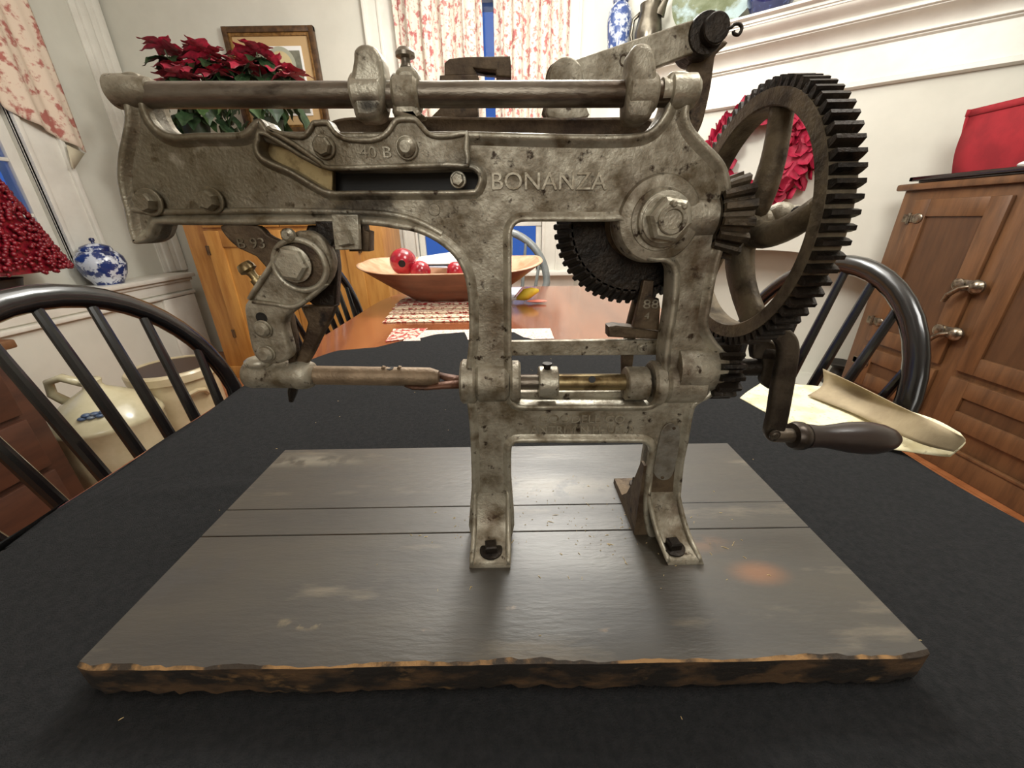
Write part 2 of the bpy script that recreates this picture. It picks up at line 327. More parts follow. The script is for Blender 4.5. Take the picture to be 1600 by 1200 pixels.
def px(pts, Y, n=0, closed=True):                             # pixels traced on the photograph -> (x,z) on the real plane y=Y
    q = [(P(u, v, Y).x, P(u, v, Y).z) for u, v in pts]
    return sm(q, n, closed) if n else q
def plate_mesh(name, outer, holes, y0, y1, bev, m_):          # casting cut from flat: outline with holes, rounded edges
    c = bpy.data.curves.new(name, 'CURVE'); c.dimensions = '2D'; c.fill_mode = 'BOTH'
    c.extrude = max((y1-y0)/2-bev, 1e-4); c.bevel_depth = bev; c.bevel_resolution = 2; c.offset = -bev
    for loop in [outer]+list(holes):
        s = c.splines.new('POLY'); s.points.add(len(loop)-1); s.use_cyclic_u = True
        for p, (x, z) in zip(s.points, loop): p.co = (x, z, 0, 1)
    t = bpy.data.objects.new('tmp', c); COL.objects.link(t); bpy.context.view_layer.update()
    me = bpy.data.meshes.new_from_object(t); bpy.data.objects.remove(t); yc = (y0+y1)/2
    for v in me.vertices: a, b_, w = v.co; v.co = (a, yc-w, b_)
    me.materials.clear(); me.materials.append(M[m_]); me.name = name
    for p in me.polygons: p.material_index = 0
    me.shade_smooth(); me.set_sharp_from_angle(angle=.7); return me
def plate(name, outer, y0, y1, m_, parent, holes=(), bev=.0015, label=None, n=3, Y=None):
    Yp = y0 if Y is None else Y
    o = link(name, plate_mesh(name, px(outer, Yp, n), [px(h, Yp, n) for h in holes], y0, y1, bev, m_), parent)
    if label: o['label'] = label
    return o
def text_mesh(s, ext=.0006):
    c = bpy.data.curves.new('t', 'FONT'); c.body = s; c.extrude = ext; c.bevel_depth = ext*.5; c.resolution_u = 3
    t = bpy.data.objects.new('tmp', c); COL.objects.link(t); bpy.context.view_layer.update()
    me = bpy.data.meshes.new_from_object(t); bpy.data.objects.remove(t); return me
def lettering(name, s, u0, v0, u1, v1, Y, m_, parent, ext=.0007):
    me = text_mesh(s, .01); xs = [v.co.x for v in me.vertices]; ys = [v.co.y for v in me.vertices]
    a = P(u0, v1, Y); b_ = P(u1, v1, Y); c = P(u0, v0, Y)
    ex = (b_-a)/(max(xs)-min(xs)); ey = Vector((c.x-a.x, 0, c.z-a.z)); ey = Vector((0, 0, ey.length if ey.z > 0 else -ey.length))/(max(ys)-min(ys))
    zm = max(abs(v.co.z) for v in me.vertices)
    for v in me.vertices:
        p = a+ex*(v.co.x-min(xs))+ey*(v.co.y-min(ys)); v.co = (p.x, Y-v.co.z/zm*ext, p.z)
    me.materials.clear(); me.materials.append(M[m_]); me.name = name
    return link(name, me, parent)

exec_parts = []
# ================================================================== ROOM
BY = 3.40; LX = -2.75; CEIL = 2.75; RX = 2.55
DA = Vector((.60, BY, 0)); DDIR = Vector((.799, -.602, 0)); DN = Vector((-.602, -.799, 0))   # diagonal chimney wall and its normal into the room
struct('floor', MB().box((LX-.3, -2.4, -.1), (RX+.3, BY+.3, -.02)), 'floor')
fl = bpy.data.objects['floor']
fbm = []
yy = -2.4; k = 0
me0 = None
for i in range(80):                                            # floorboards run toward the window, each its own board
    x0 = -2.75+i*.156
    o = obj('floorboard', MB().box((x0+.001, -2.4, -.019), (x0+.1545, BY, 0)), 'floor', fl)
struct('ceiling', MB().box((LX-.3, -2.4, CEIL), (RX+.3, BY+.3, CEIL+.1)), 'ceil')
# back wall with window opening
wl = P(655, 380, BY).x; wr = P(846, 380, BY).x; wz0 = P(760, 424, BY).z; wz1 = 2.45
mb = MB().box((LX-.3, BY, 0), (wl, BY+.18, CEIL)).box((wr, BY, 0), (1.2, BY+.18, CEIL)).box((wl, BY, 0), (wr, BY+.18, wz0)).box((wl, BY, wz1), (wr, BY+.18, CEIL))
struct('wall_back', mb, 'wall', smooth=False)
win = bpy.data.objects.new('window_1', None); COL.objects.link(win); win.location = ((wl+wr)/2, BY, wz0); win['kind'] = 'structure'
def bar(mb_, x0, z0, x1, z1, y0, y1): return mb_.bbox((x0, y0, z0), (x1, y1, z1), .004)
cl = P(614, 380, BY).x; cr = P(893, 380, BY).x
for (a, b_) in ((cl, wl), (wr, cr)):
    mb = MB(); bar(mb, a, wz0, b_, wz1+.1, BY-.02, BY+.01); bar(mb, a, wz0, a+.025, wz1+.1, BY-.04, BY); bar(mb, (a+b_)/2-.012, wz0, (a+b_)/2+.012, wz1+.1, BY-.03, BY)
    bar(mb, b_-.02, wz0, b_, wz1+.1, BY-.035, BY); obj('window_casing', mb, 'trim', win)
sf = MB(); st = .045
bar(sf, wl, wz0, wl+st, wz1, BY+.03, BY+.07); bar(sf, wr-st, wz0, wr, wz1, BY+.03, BY+.07); bar(sf, wl, wz0, wr, wz0+.06, BY+.03, BY+.07)
zm = P(820, 349, BY).z; bar(sf, wl, zm-.02, wr, zm+.03, BY+.02, BY+.07); zm2 = zm+.62; bar(sf, wl, zm2-.02, wr, zm2+.02, BY+.03, BY+.07)
obj('window_sash', sf, 'trim', win)
mt = MB()
for i in (1, 2): xx = wl+(wr-wl)*i/3; bar(mt, xx-.009, wz0, xx+.009, wz1, BY+.04, BY+.065)
obj('muntin', mt, 'trim', win)
for (za, zb) in ((wz0, zm), (zm, zm2), (zm2, wz1)):
    for i in range(3):
        w3 = (wr-wl)/3; obj('pane', MB().box((wl+w3*i, BY+.05, za), (wl+w3*(i+1), BY+.053, zb)), 'glass', win, smooth=False)
mb = MB(); bar(mb, cl-.05, wz0-.03, cr+.06, wz0+.004, BY-.11, BY+.05); bar(mb, cl-.02, wz0-.14, cr+.03, wz0-.03, BY-.02, BY); obj('window_sill', mb, 'trim', win)
# left wall with window opening
l0 = 1.15; l1 = PX(84, 345, LX).y; lz0 = .86; lz1 = 2.3
mb = MB().box((LX-.18, l1, 0), (LX, BY+.18, CEIL)).box((LX-.18, -2.4, 0), (LX, l0, CEIL)).box((LX-.18, l0, 0), (LX, l1, lz0)).box((LX-.18, l0, lz1), (LX, l1, CEIL))
struct('wall_left', mb, 'wall', smooth=False)
win2 = bpy.data.objects.new('window_2', None); COL.objects.link(win2); win2.location = (LX, (l0+l1)/2, lz0); win2['kind'] = 'structure'
c1 = PX(124, 300, LX).y
mb = MB().bbox((LX-.01, l1, lz0), (LX+.02, c1, lz1+.1), .004).bbox((LX, l1, lz0), (LX+.035, l1+.03, lz1+.1), .006).bbox((LX, c1-.03, lz0), (LX+.04, c1, lz1+.1), .006)
obj('window_casing', mb, 'trim', win2)
mb = MB().bbox((LX-.07, l1-.06, lz0), (LX-.03, l1, lz1), .003).bbox((LX-.07, l0, lz0), (LX-.03, l0+.06, lz1), .003)
za = PX(30, 250, LX).z; zb = PX(15, 165, LX).z
mb.bbox((LX-.07, l0, zb-.025), (LX-.02, l1, zb+.025), .003).bbox((LX-.07, l0, lz0), (LX-.02, l1, lz0+.06), .003)
obj('window_sash', mb, 'trim', win2)
mb = MB()
for zz in (za, (za+lz0)/2, zb+.3): mb.bbox((LX-.06, l0, zz-.01), (LX-.035, l1, zz+.01), .003)
for yy in (l0+(l1-l0)/3, l0+(l1-l0)*2/3): mb.bbox((LX-.06, yy-.01, lz0), (LX-.035, yy+.01, lz1), .003)
obj('muntin', mb, 'trim', win2)
for i in range(3):
    obj('pane', MB().box((LX-.05, l0+(l1-l0)*i/3, lz0), (LX-.047, l0+(l1-l0)*(i+1)/3, lz1)), 'glass', win2, smooth=False)
# window seat shelf / wainscot on the left
sz = PX(205, 437, LX+.10).z
mb = MB().bbox((LX, .4, sz-.03), (LX+.24, BY-.22, sz), .006).bbox((LX, .4, sz-.055), (LX+.215, BY-.23, sz-.03), .006).bbox((LX, .4, sz-.12), (LX+.20, BY-.24, sz-.055), .004)
mb.bbox((LX, .4, sz-.155), (LX+.215, BY-.24, sz-.13), .006)
struct('trim_1', mb, 'trim')
struct('wall_under_shelf', MB().box((LX, .4, 0), (LX+.185, BY-.25, sz-.12)), 'wall', smooth=False)
mb = MB().bbox((LX+.185, BY-.55, 0), (LX+.205, BY-.25, sz-.16), .003)
struct('trim_2', mb, 'trim')
# corner pilaster
mb = MB(); y1 = BY-.02
for k, (dy, dx) in enumerate(((.20, .015), (.17, .03), (.10, .022), (.06, .035))): mb.bbox((LX, y1-dy, sz), (LX+dx, y1-dy+.03+(.03 if k % 2 else .015), CEIL), .004)
mb.bbox((LX, y1-.21, sz), (LX+.012, y1, CEIL), .002)
struct('trim_3', mb, 'trim')
struct('wall_right', MB().box((RX, -2.4, 0), (RX+.15, 3.0, CEIL)), 'wall', smooth=False)
struct('wall_behind', MB().box((LX-.3, -2.5, 0), (RX+.3, -2.4, CEIL)), 'wall', smooth=False)
# diagonal chimney wall (local: s along wall, d out into the room, z)
def DW(s, d, z): p = DA+DDIR*s+DN*d; return (p.x, p.y, z)
def dbox(mb, s0, s1, d0, d1, z0, z1):
    vs = [DW(s, d, z) for z in (z0, z1) for s, d in ((s0, d0), (s1, d0), (s1, d1), (s0, d1))]
    return mb.add(vs, [(0, 1, 2, 3), (7, 6, 5, 4), (0, 4, 5, 1), (1, 5, 6, 2), (2, 6, 7, 3), (3, 7, 4, 0)])
def onD(u, v, d=0):
    a = FW + CR*((u-800)/F) + CU*((600-v)/F); base = DA+DN*d; t = base.dot(DN)/a.dot(DN); q = a*t
    return ((q-base).dot(DDIR), q.z+CZ)
DL = 2.6
sA, zA = onD(1245, 392); sB, zB = onD(1378, 416)
fs0 = sA-.75; fs1 = sB+.25; fz = zA+.0
arc = [(fs0+(fs1-fs0)*i/20, fz - .55*max(0, abs((i/20-.42))/.58)**2.2*.5) for i in range(21)]
mb = MB()
dbox(mb, -.05, fs0, -.15, 0, 0, CEIL); dbox(mb, fs1, DL, -.15, 0, 0, CEIL)
for (s0, z0), (s1, z1) in zip(arc[:-1], arc[1:]):
    vs = [DW(s, d, z) for d in (-.15, 0) for s, z in ((s0, z0), (s1, z1), (s1, CEIL), (s0, CEIL))]
    mb.add(vs, [(0, 1, 2, 3), (7, 6, 5, 4), (0, 4, 5, 1), (2, 6, 7, 3)])
struct('wall_chimney', mb, 'wall', smooth=False)
mb = MB(); dbox(mb, fs0-.1, fs1+.1, -.33, -.28, 0, 1.4); dbox(mb, fs0-.1, fs0, -.28, -.15, 0, 1.4); dbox(mb, fs1, fs1+.1, -.28, -.15, 0, 1.4)
struct('wall_fireplace', mb, 'wall', smooth=False)
mb = MB(); dbox(mb, fs0-.05, fs1+.05, -.28, .0, 0, .03); struct('trim_hearth', mb, 'wall')
# mantel shelf mouldings, as one stepped cornice
s_, zt = onD(1168, 25, .26)
_, z1 = onD(1105, 121, .06); _, z2 = onD(1105, 175, .01)
mt_ = thing('trim_4', DW(1, 0, zt), None, None); mt_['kind'] = 'structure'
mb = MB()
Hu = zt-z1; Z = lambda f: zt-f*Hu
prof = [(0, zt), (.272, zt), (.28, Z(.02)), (.28, Z(.07)), (.272, Z(.09)), (.250, Z(.10)), (.250, Z(.17)), (.240, Z(.18)), (.240, Z(.22))]
for i in range(9): a = i/8; prof.append((.235-.075*(a-.14*sin(2*pi*a)), Z(.22+.26*a)))
prof += [(.166, Z(.49)), (.166, Z(.535)), (.148, Z(.545)), (.148, Z(.57))]
for i in range(9): a = i/8*pi/2; prof.append((.060+.088*(1-sin(a)), Z(.57+.30*(1-cos(a)))))
prof += [(.066, Z(.88)), (.066, Z(.92)), (.046, Z(.93)), (.046, Z(.965)), (.028, Z(1)), (.028, z2+.030), (.040, z2+.026), (.040, z2+.006), (.016, z2), (0, z2)]
vs = [DW(s, d, z) for s in (.03, DL) for d, z in prof]; k = len(prof)
mb.add(vs, [(i, i+1, i+1+k, i+k) for i in range(k-1)]+[(k-1, 0, k, 2*k-1), tuple(range(k)), tuple(range(2*k-1, k-1, -1))])
obj('mantel_shelf', mb, 'trim', mt_, sharp=.5)
MZ = zt
# ================================================================== TABLE + CLOTH
def table():
    t = thing('dining_table', (0, 1.1, 0), 'polished reddish mahogany dining table under the black cloth, its far half bare', 'table')
    pts = [(-.585, -.12), (.585, -.12), (.590, .4), (.600, 1.2)]
    for i in range(13): a = i/12*pi/2; pts.append((.36+.24*cos(a), 1.72+.40*sin(a)))
    for i in range(13): a = pi/2+i/12*pi/2; pts.append((-.36+.24*cos(a), 1.72+.40*sin(a)))
    pts += [(-.600, 1.2), (-.590, .4)]
    mb = MB().prism(pts, 'z', .722, .7485); obj('tabletop', mb, 'mahog', t)
    mb = MB().bbox((-.50, -.02, .63), (.50, .005, .722), .003).bbox((-.50, 1.95, .63), (.50, 1.97, .722), .003).bbox((-.50, 0, .63), (-.475, 1.96, .722), .003).bbox((.475, 0, .63), (.50, 1.96, .722), .003)
    obj('apron', mb, 'mahog', t)
    lg = MB().lathe((0, 0, .722), (0, 0, 0), [(0, .035), (.12, .035), (.13, .022), (.15, .034), (.2, .036), (.45, .024), (.62, .017), (.65, .026), (.70, .014), (.722, .014)]).mesh('leg', M['mahog'])
    for x in (-.46, .46):
        for y in (.04, 1.9): o = link('leg', lg, t, False); o.location = (x, y-1.1, 0)
table()
def wav(t, a, f, p): return a*sin(f*t+p)
HEM = sorted((PZ(u, v, .7505).x, PZ(u, v, .7505).y) for u, v in ((395, 600), (430, 580), (460, 556), (485, 542), (534, 547), (580, 544), (640, 531), (690, 522), (730, 519), (800, 519), (822, 528), (860, 540), (960, 546), (1080, 548)))
def hem(x):
    if x <= HEM[0][0]: return HEM[0][1]
    for (a, ya), (b_, yb) in zip(HEM[:-1], HEM[1:]):
        if x <= b_: f = (x-a)/(b_-a); f = f*f*(3-2*f); return ya+(yb-ya)*f
    return HEM[-1][1]
def cloth_pt(s, t):
    yy = -.14+t*1.2; half = .590+.005*sin(9*yy)+.003*sin(23*yy+1)
    x = (s*2-1)*half; ye = hem(x); y = -.14+(ye+.14)*t
    return (x, y, .7505+.0005*sin(31*x+7*y))
def cloth2(s, t):
    # side drape: last few columns drop over the table edge on the right, slight on the left
    x, y, z = cloth_pt(min(1, max(0, s)), t); 
    z += .0035*math.exp(-((y-.47-.10*x)/.012)**2)*(1 if x < -.1 else 0)*min(1, (-.1-x)*6 if x < -.1 else 0)
    if s > 1:
        q = s-1; x += .03*min(1, q*12)+.012*sin(9*y+1)*q*8; z -= .02*(q*12)**1.5
        x += .0
    return (x, y, z)
mb = MB(); nu, nv = 90, 80
mb.grid(lambda s, t: cloth2(s*1.09, t), nu, nv)
o = obj('table_cloth', mb, 'cloth', sharp=3, solid=.0016)
tag(o, 'black felt cloth with a wavy hem covering the near half of the table', 'cloth')
# ================================================================== WINDSOR CHAIRS
def windsor(mname, name='windsor_chair'):
    t = bpy.data.objects.new(name, None); COL.objects.link(t)
    pts = []                                                 # local: back of chair at -y, sitter looks to +y
    for i in range(28):
        a = 2*pi*i/28; r = 1
        x = .235*cos(a); y = .21*sin(a)
        if y > 0: x *= 1.04; y *= .98
        pts.append((x, y))
    mb = MB().prism(pts, 'z', .43, .465); obj('seat', mb, mname, t, world=False)
    def bk(x, z): return (x, -.15-.21*(z-.45), z)
    hp = []
    for i in range(5): f = i/5; hp.append(bk(.20+.09*f**.8, .46+.22*f))
    for i in range(25): a = pi*i/24; hp.append(bk(.29*cos(a), .69+.285*sin(a)))
    for i in range(5): f = 1-(i+1)/5; hp.append(bk(-.20-.09*f**.8, .46+.22*f))
    # flat-section bow: wide in the plane of the back
    n = len(hp); mb = MB(); vs = []
    hv = [Vector(p) for p in hp]; nrm = Vector((0, -1, -.21)).normalized()
    for i in range(n):
        tg = (hv[min(i+1, n-1)]-hv[max(i-1, 0)]).normalized(); w = tg.cross(nrm)
        vs += [hv[i]+w*.0215*cos(q)+nrm*.015*sin(q) for q in [2*pi*j/12 for j in range(12)]]
    fs = [(i*12+j, i*12+(j+1) % 12, (i+1)*12+(j+1) % 12, (i+1)*12+j) for i in range(n-1) for j in range(12)]
    mb.add(vs, fs+[tuple(range(12)), tuple(range(n*12-1, n*12-13, -1))]); obj('hoop', mb, mname, t, world=False, sharp=1.2)
    for k in range(-3, 4):
        xb = k*.062; xt = k*.084
        zt_ = .69+.285*sqrt(max(0, 1-(xt/.29)**2))
        p0 = Vector(bk(xb, .455)); p1 = Vector(bk(xt, zt_)); pp = [p0.lerp(p1, q) for q in (0, .3, .6, 1)]
        obj('spindle', MB().tube(pp, [.008, .0118, .0105, .008], 10), mname, t, world=False)
    for sx in (-1, 1):
        for sy in (-1, 1):
            a = Vector((sx*.15, sy*.13, .44)); b_ = Vector((sx*.225, sy*.21, 0)); L_ = (a-b_).length
            obj('leg', MB().lathe(a, b_, [(0, .012), (.06, .02), (.08, .013), (.1, .02), (.2, .021), (.24, .013), (.26, .02), (.36, .015), (L_, .010)], 14), mname, t, world=False)
    for sx in (-1, 1): obj('stretcher', MB().tube([(sx*.20, -.18, .17), (sx*.195, 0, .17), (sx*.20, .18, .17)], [.008, .014, .008], 10), mname, t, world=False)
    obj('stretcher', MB().tube([(-.19, 0, .17), (0, 0, .17), (.19, 0, .17)], [.008, .013, .008], 10), mname, t, world=False)
    return t
def dup(root, loc, rz, label, cat):
    r = root.copy(); COL.objects.link(r); r.location = loc; r.rotation_euler = (0, 0, rz); r['label'] = label; r['category'] = cat
    for ch in list(root.children):
        c = ch.copy(); COL.objects.link(c); c.parent = r
    return r
GR = 'chairs around the dining table'
ch = windsor('black'); tag(ch, 'black bow-back windsor chair at the near left of the table, in front of the crocks', 'chair', GR)
ch.location = (-.53, .64, 0); ch.rotation_euler = (0, 0, -pi/2)
dup(ch, (-.53, 1.56, 0), -pi/2, 'black bow-back windsor chair at the far left of the table, before the pine cupboard', 'chair')
dup(ch, (.53, .93, 0), pi/2, 'black bow-back windsor chair at the right of the table, between crank handle and oak cabinet', 'chair')
ch2 = windsor('grey'); tag(ch2, 'grey bow-back windsor chair at the far end of the table under the window', 'chair', GR)
ch2.location = (-.075, 2.22, 0); ch2.rotation_euler = (0, 0, pi); ch2.scale = (1.03, 1.03, 1.05)
# ================================================================== FURNITURE
def hinge_mb(x, y, z): return MB().bbox((x-.012, y-.004, z-.03), (x+.012, y, z+.03), .0015).cyl((x, y-.005, z-.032), (x, y-.005, z+.032), .004, 10)
def panel_door(t, x0, x1, z0, z1, y, m_, mp, st, hx=None, parent_name='door'):
    """frame and panel door in a plane facing -y"""
    mb = MB().bbox((x0, y-.02, z0), (x0+st, y, z1), .003).bbox((x1-st, y-.02, z0), (x1, y, z1), .003).bbox((x0+st-.001, y-.0195, z0), (x1-st+.001, y, z0+st), .003).bbox((x0+st-.001, y-.0195, z1-st), (x1-st+.001, y, z1), .003)
    d = obj(parent_name, mb, m_, t)
    mb = MB().box((x0+st-.002, y-.008, z0+st-.002), (x1-st+.002, y-.002, z1-st+.002)); obj('door_panel', mb, mp, d)
    return d
# pine cupboard
cy = 2.75; a = P(287, 360, cy); b_ = P(597, 370, cy); cz1 = P(440, 214, cy).z
t = thing('pine_cupboard', ((a.x+b_.x)/2, cy+.25, 0), 'golden pine two-door cupboard at the back left, under the poinsettias', 'cupboard')
x0, x1 = a.x, b_.x; zt1 = P(330, 361, cy).z
mb = MB().bbox((x0, cy, .08), (x1, cy+.45, cz1-.03), .004)
obj('carcass', mb, 'pine', t)
obj('cornice', MB().bbox((x0-.03, cy-.03, cz1-.035), (x1+.03, cy+.47, cz1), .008).bbox((x0-.015, cy-.015, cz1-.07), (x1+.015, cy+.46, cz1-.03), .006), 'pine', t)
obj('plinth', MB().bbox((x0-.01, cy-.01, 0), (x1+.01, cy+.45, .09), .004), 'pine', t)
xs0 = P(326, 380, cy).x; xs1 = P(566, 400, cy).x; xm = (xs0+xs1)/2
for (u0, u1) in ((xs0, xm-.002), (xm+.002, xs1)):
    d = panel_door(t, u0, u1, .14, zt1, cy-.001, 'pine', 'pine', .10)
    for zz in (.35, zt1-.12):
        hx = u0 if u0 == xs0 else u1; obj('hinge', hinge_mb(hx, cy-.022, zz), 'darkframe', d)
    kx = (u1-.04) if u0 == xs0 else (u0+.04)
    obj('knob', MB().lathe((kx, cy-.02, .75), (kx, cy-.06, .75), [(0, .008), (.012, .008), (.016, .016), (.028, .016), (.033, .008)], 14), 'darkframe', d)
for (u0, u1) in ((xs0, xm-.002), (xm+.002, xs1)):
    mb = MB().bbox((u0, cy-.018, zt1+.02), (u1, cy, cz1-.09), .004); d = obj('drawer', mb, 'pine', t)
    obj('knob', MB().lathe(((u0+u1)/2, cy-.018, zt1+.1), ((u0+u1)/2, cy-.06, zt1+.1), [(0, .008), (.012, .008), (.016, .016), (.028, .016), (.033, .008)], 14), 'darkframe', d)
# chest lower left
cx = -1.73; cyf = 1.27
t = thing('low_chest', (cx-.30, .65, 0), 'low red-brown chest of drawers at the far left, behind the chair spindles', 'chest')
obj('carcass', MB().bbox((cx-.55, .05, .0), (cx, cyf, .70), .004), 'chest', t)
obj('chest_top', MB().bbox((cx-.57, .03, .70), (cx+.02, cyf+.02, .73), .006), 'oak', t)
for k, (za, zb) in enumerate(((.05, .25), (.27, .46), (.48, .67))):
    for (ya, yb) in ((.1, .64), (.68, cyf-.06)):
        d = obj('drawer', MB().bbox((cx-.002, ya, za), (cx+.016, yb, zb), .004), 'chest', t)
        obj('knob', MB().lathe((cx+.016, (ya+yb)/2, (za+zb)/2), (cx+.05, (ya+yb)/2, (za+zb)/2), [(0, .007), (.012, .007), (.016, .014), (.026, .014), (.03, .006)], 14), 'nickel', d)
# oak cabinet at right; built facing -x
ox = 1.98; oy = PX(1420, 284, ox).y; ozt = PX(1420, 288, ox).z
t = thing('oak_cabinet', (ox+.25, 1.3, 0), 'brown oak cabinet with nickel latches at the right wall', 'cabinet')
oyn = .35
obj('carcass', MB().bbox((ox, oyn, .0), (ox+.45, oy, ozt-.03), .004), 'oak', t)
obj('cabinet_top', MB().bbox((ox-.025, oyn-.02, ozt-.03), (ox+.47, oy+.03, ozt), .008), 'oak', t)
obj('plinth', MB().bbox((ox-.014, oyn, .0), (ox, oy+.005, .10), .004).bbox((ox-.02, oyn, .10), (ox, oy+.006, .115), .004), 'oak', t)
def xdoor(y0, y1, z0, z1, st=.075, name='door'):
    mb = MB().bbox((ox-.018, y0, z0), (ox, y0+st, z1), .003).bbox((ox-.018, y1-st, z0), (ox, y1, z1), .003).bbox((ox-.0175, y0+st-.001, z0), (ox, y1-st+.001, z0+st), .003).bbox((ox-.0175, y0+st-.001, z1-st), (ox, y1-st+.001, z1), .003)
    d = obj(name, mb, 'oak', t)
    obj('door_panel', MB().box((ox-.007, y0+st-.002, z0+st-.002), (ox-.001, y1-st+.002, z1-st+.002)), 'oakdark', d); return d
def xhinge(d, y, z): obj('hinge', MB().bbox((ox-.022, y-.04, z-.018), (ox-.017, y+.035, z+.018), .002).sphere((ox-.022, y-.04, z), .022, 14, (.3, 1.2, 1)).cyl((ox-.023, y+.002, z-.024), (ox-.023, y+.002, z+.024), .006, 10), 'nickel', d)
def latch(d, y, z):
    mb = MB().bbox((ox-.024, y-.05, z-.022), (ox-.017, y+.05, z+.022), .003).lathe((ox-.02, y-.045, z), (ox-.05, y-.045, z), [(0, .028), (.012, .030), (.024, .022), (.03, .008)], 18)
    mb.lathe((ox-.02, y+.028, z), (ox-.036, y+.028, z), [(0, .024), (.010, .025), (.016, .012)], 16)
    mb.tube([(ox-.04, y-.03, z), (ox-.05, y-.005, z-.01), (ox-.052, y+.028, z-.045), (ox-.05, y+.038, z-.075)], [.011, .012, .015, .012], 12, flat=.7)
    obj('latch', mb, 'nickel', d)
yd1 = PX(1437, 310, ox).y; yd0 = PX(1590, 305, ox).y
zd1 = PX(1437, 312, ox).z; pz = PX(1478, 571, ox); zd0 = pz.z
d = xdoor(yd0, yd1-.0, zd0, zd1); q = PX(1424, 341, ox); xhinge(d, yd1-.005, q.z); xhinge(d, yd1-.005, zd0+.11)
l = PX(1535, 448, ox); latch(d, yd0+.02, l.z)
d = xdoor(oyn+.05, yd0-.07, zd0, zd1)
d = xdoor(yd0+.0, yd1, .20, zd0-.03); xhinge(d, yd1-.005, zd0-.12); xhinge(d, yd1-.005, .32); latch(d, yd0+.02, PX(1535, 522, ox).z-.02)
d = xdoor(oyn+.05, yd0-.07, .20, zd0+.10-.13)
# red bag and tray on the cabinet
tz = ozt
t = thing('serving_tray', (ox+.16, 1.5, tz), 'black lacquered tray lying on top of the oak cabinet', 'tray')
obj('tray_base', MB().bbox((ox-.01, 1.10, tz+.001), (ox+.36, oy-.06, tz+.012), .004), 'tray', t)
mb = MB()
for (a, b_) in (((ox-.03, 1.08, tz+.010), (ox-.01, oy-.03, tz+.028)), ((ox+.36, 1.08, tz+.010), (ox+.38, oy-.03, tz+.028)), ((ox-.03, 1.08, tz+.010), (ox+.38, 1.10, tz+.028)), ((ox-.03, oy-.05, tz+.010), (ox+.38, oy-.03, tz+.028))): mb.bbox(a, b_, .003)
obj('tray_rim', mb, 'tray', t)
bx0 = ox+.05
t = thing('felt_bag', (bx0+.13, 1.5, tz+.03), 'red felt bag flaring open toward the bottom, on the black tray', 'bag')
y0 = PX(1490, 268, bx0).y; y1 = PX(1516, 172, bx0).y; zb_ = tz+.013; ztp = PX(1516, 172, bx0).z
def bag(s, t_):
    # s around, t_ up
    q = s*4 % 4; e = y0+(y1-y0)*(1-(1-t_)**1.8); n_ = 1.22+.03*t_
    cs = [(bx0-.0, e), (bx0+.24, e), (bx0+.24, n_), (bx0-.0, n_)]
    i = int(q) % 4; f = q-int(q); A_ = cs[i]; B_ = cs[(i+1) % 4]
    return (A_[0]+(B_[0]-A_[0])*f+.008*sin(9*s+5*t_), A_[1]+(B_[1]-A_[1])*f, zb_+(ztp-zb_)*t_)
obj('bag_body', MB().grid(bag, 48, 14), 'red', t, solid=.004, sharp=1.2)
mb = MB().grid(lambda s, t_: tuple(Vector(bag(s, .9+.1*t_))+Vector((-.004, 0, .002))), 48, 2); obj('folded_cuff', mb, 'red', t, solid=.005, sharp=1.2)
mb = MB().sphere((ox-.0, 1.62, tz+.034), .05, 16, (.8, 1.5, .35)); o = obj('crumpled_tissue', mb, 'white'); tag(o, 'crumpled white tissue on the black tray beside the red bag', 'paper')

# ================================================================== LEFT SIDE: shelf things
q = PX(167, 432, LX+.13); jx, jy = q.x, q.y; jr = .118
t = thing('ginger_jar', (jx, jy, sz), 'round blue and white porcelain ginger jar with a lid, on the left window shelf', 'jar')
obj('jar_body', MB().lathe((jx, jy, sz), (jx, jy, sz+1), [(0, jr*.62), (.012, jr*.66), (.06, jr*.9), (.12, jr*1.03), (.165, jr*.98), (.20, jr*.75), (.205, jr*.58)], 36), 'bluewhite', t, sharp=1)
ld = obj('lid', MB().lathe((jx, jy, sz+.2), (jx, jy, sz+1), [(0, jr*.66), (.012, jr*.68), (.03, jr*.6), (.045, jr*.3), (.05, .012)], 32), 'bluewhite', t, sharp=1)
obj('knob', MB().lathe((jx, jy, sz+.246), (jx, jy, sz+1), [(0, .01), (.012, .008), (.02, .014), (.032, .012), (.036, .004)], 14), 'navy', ld)
mb = MB().bbox((jx-.09, jy-.10, sz), (jx+.105, jy-.02+.1, sz+.004), .001)
# red berry tree in pot
q = PX(-42, 425, LX+.16); bx_, by_ = LX+.20, q.y
t = thing('berry_tree', (bx_, by_, sz), 'cone-shaped tree of dark red berries in a black pot before the left window', 'plant')
obj('pot', MB().lathe((bx_, by_, sz), (bx_, by_, sz+1), [(0, .085), (.01, .09), (.10, .115), (.115, .12), (.115, .10)], 28), 'pot', t, sharp=.8)
q = PX(100, 408, bx_); q2 = PX(0, 228, bx_); rr = q.y-by_; bz0 = q.z-.03
slope = (q2.z-bz0)/max(.01, rr-(q2.y-by_)); top_h = min(1.1, slope*rr)
cone = lambda a, t_: (bx_+.5*rr*.92*(1-t_)*cos(2*pi*a), by_+rr*.92*(1-t_)*sin(2*pi*a), bz0+top_h*t_*.97)
obj('cone_core', MB().grid(cone, 28, 8), 'berry', t, sharp=2)
bb = MB(); sp = MB().sphere((0, 0, 0), 1, 7)
for i in range(2600):
    h = 1-sqrt(random.random()); r = rr*.96*(1-h)+.006; an = i*2.39996; s_ = random.uniform(.009, .0135)
    c = Vector((bx_+cos(an)*r*.52, by_+sin(an)*r, bz0+h*top_h+random.uniform(-.012, .012)))
    bb.add([c+Vector(v)*s_ for v in sp.v], sp.f)
obj('berries', bb, 'berry', t, kind='stuff', sharp=3, fix=False)
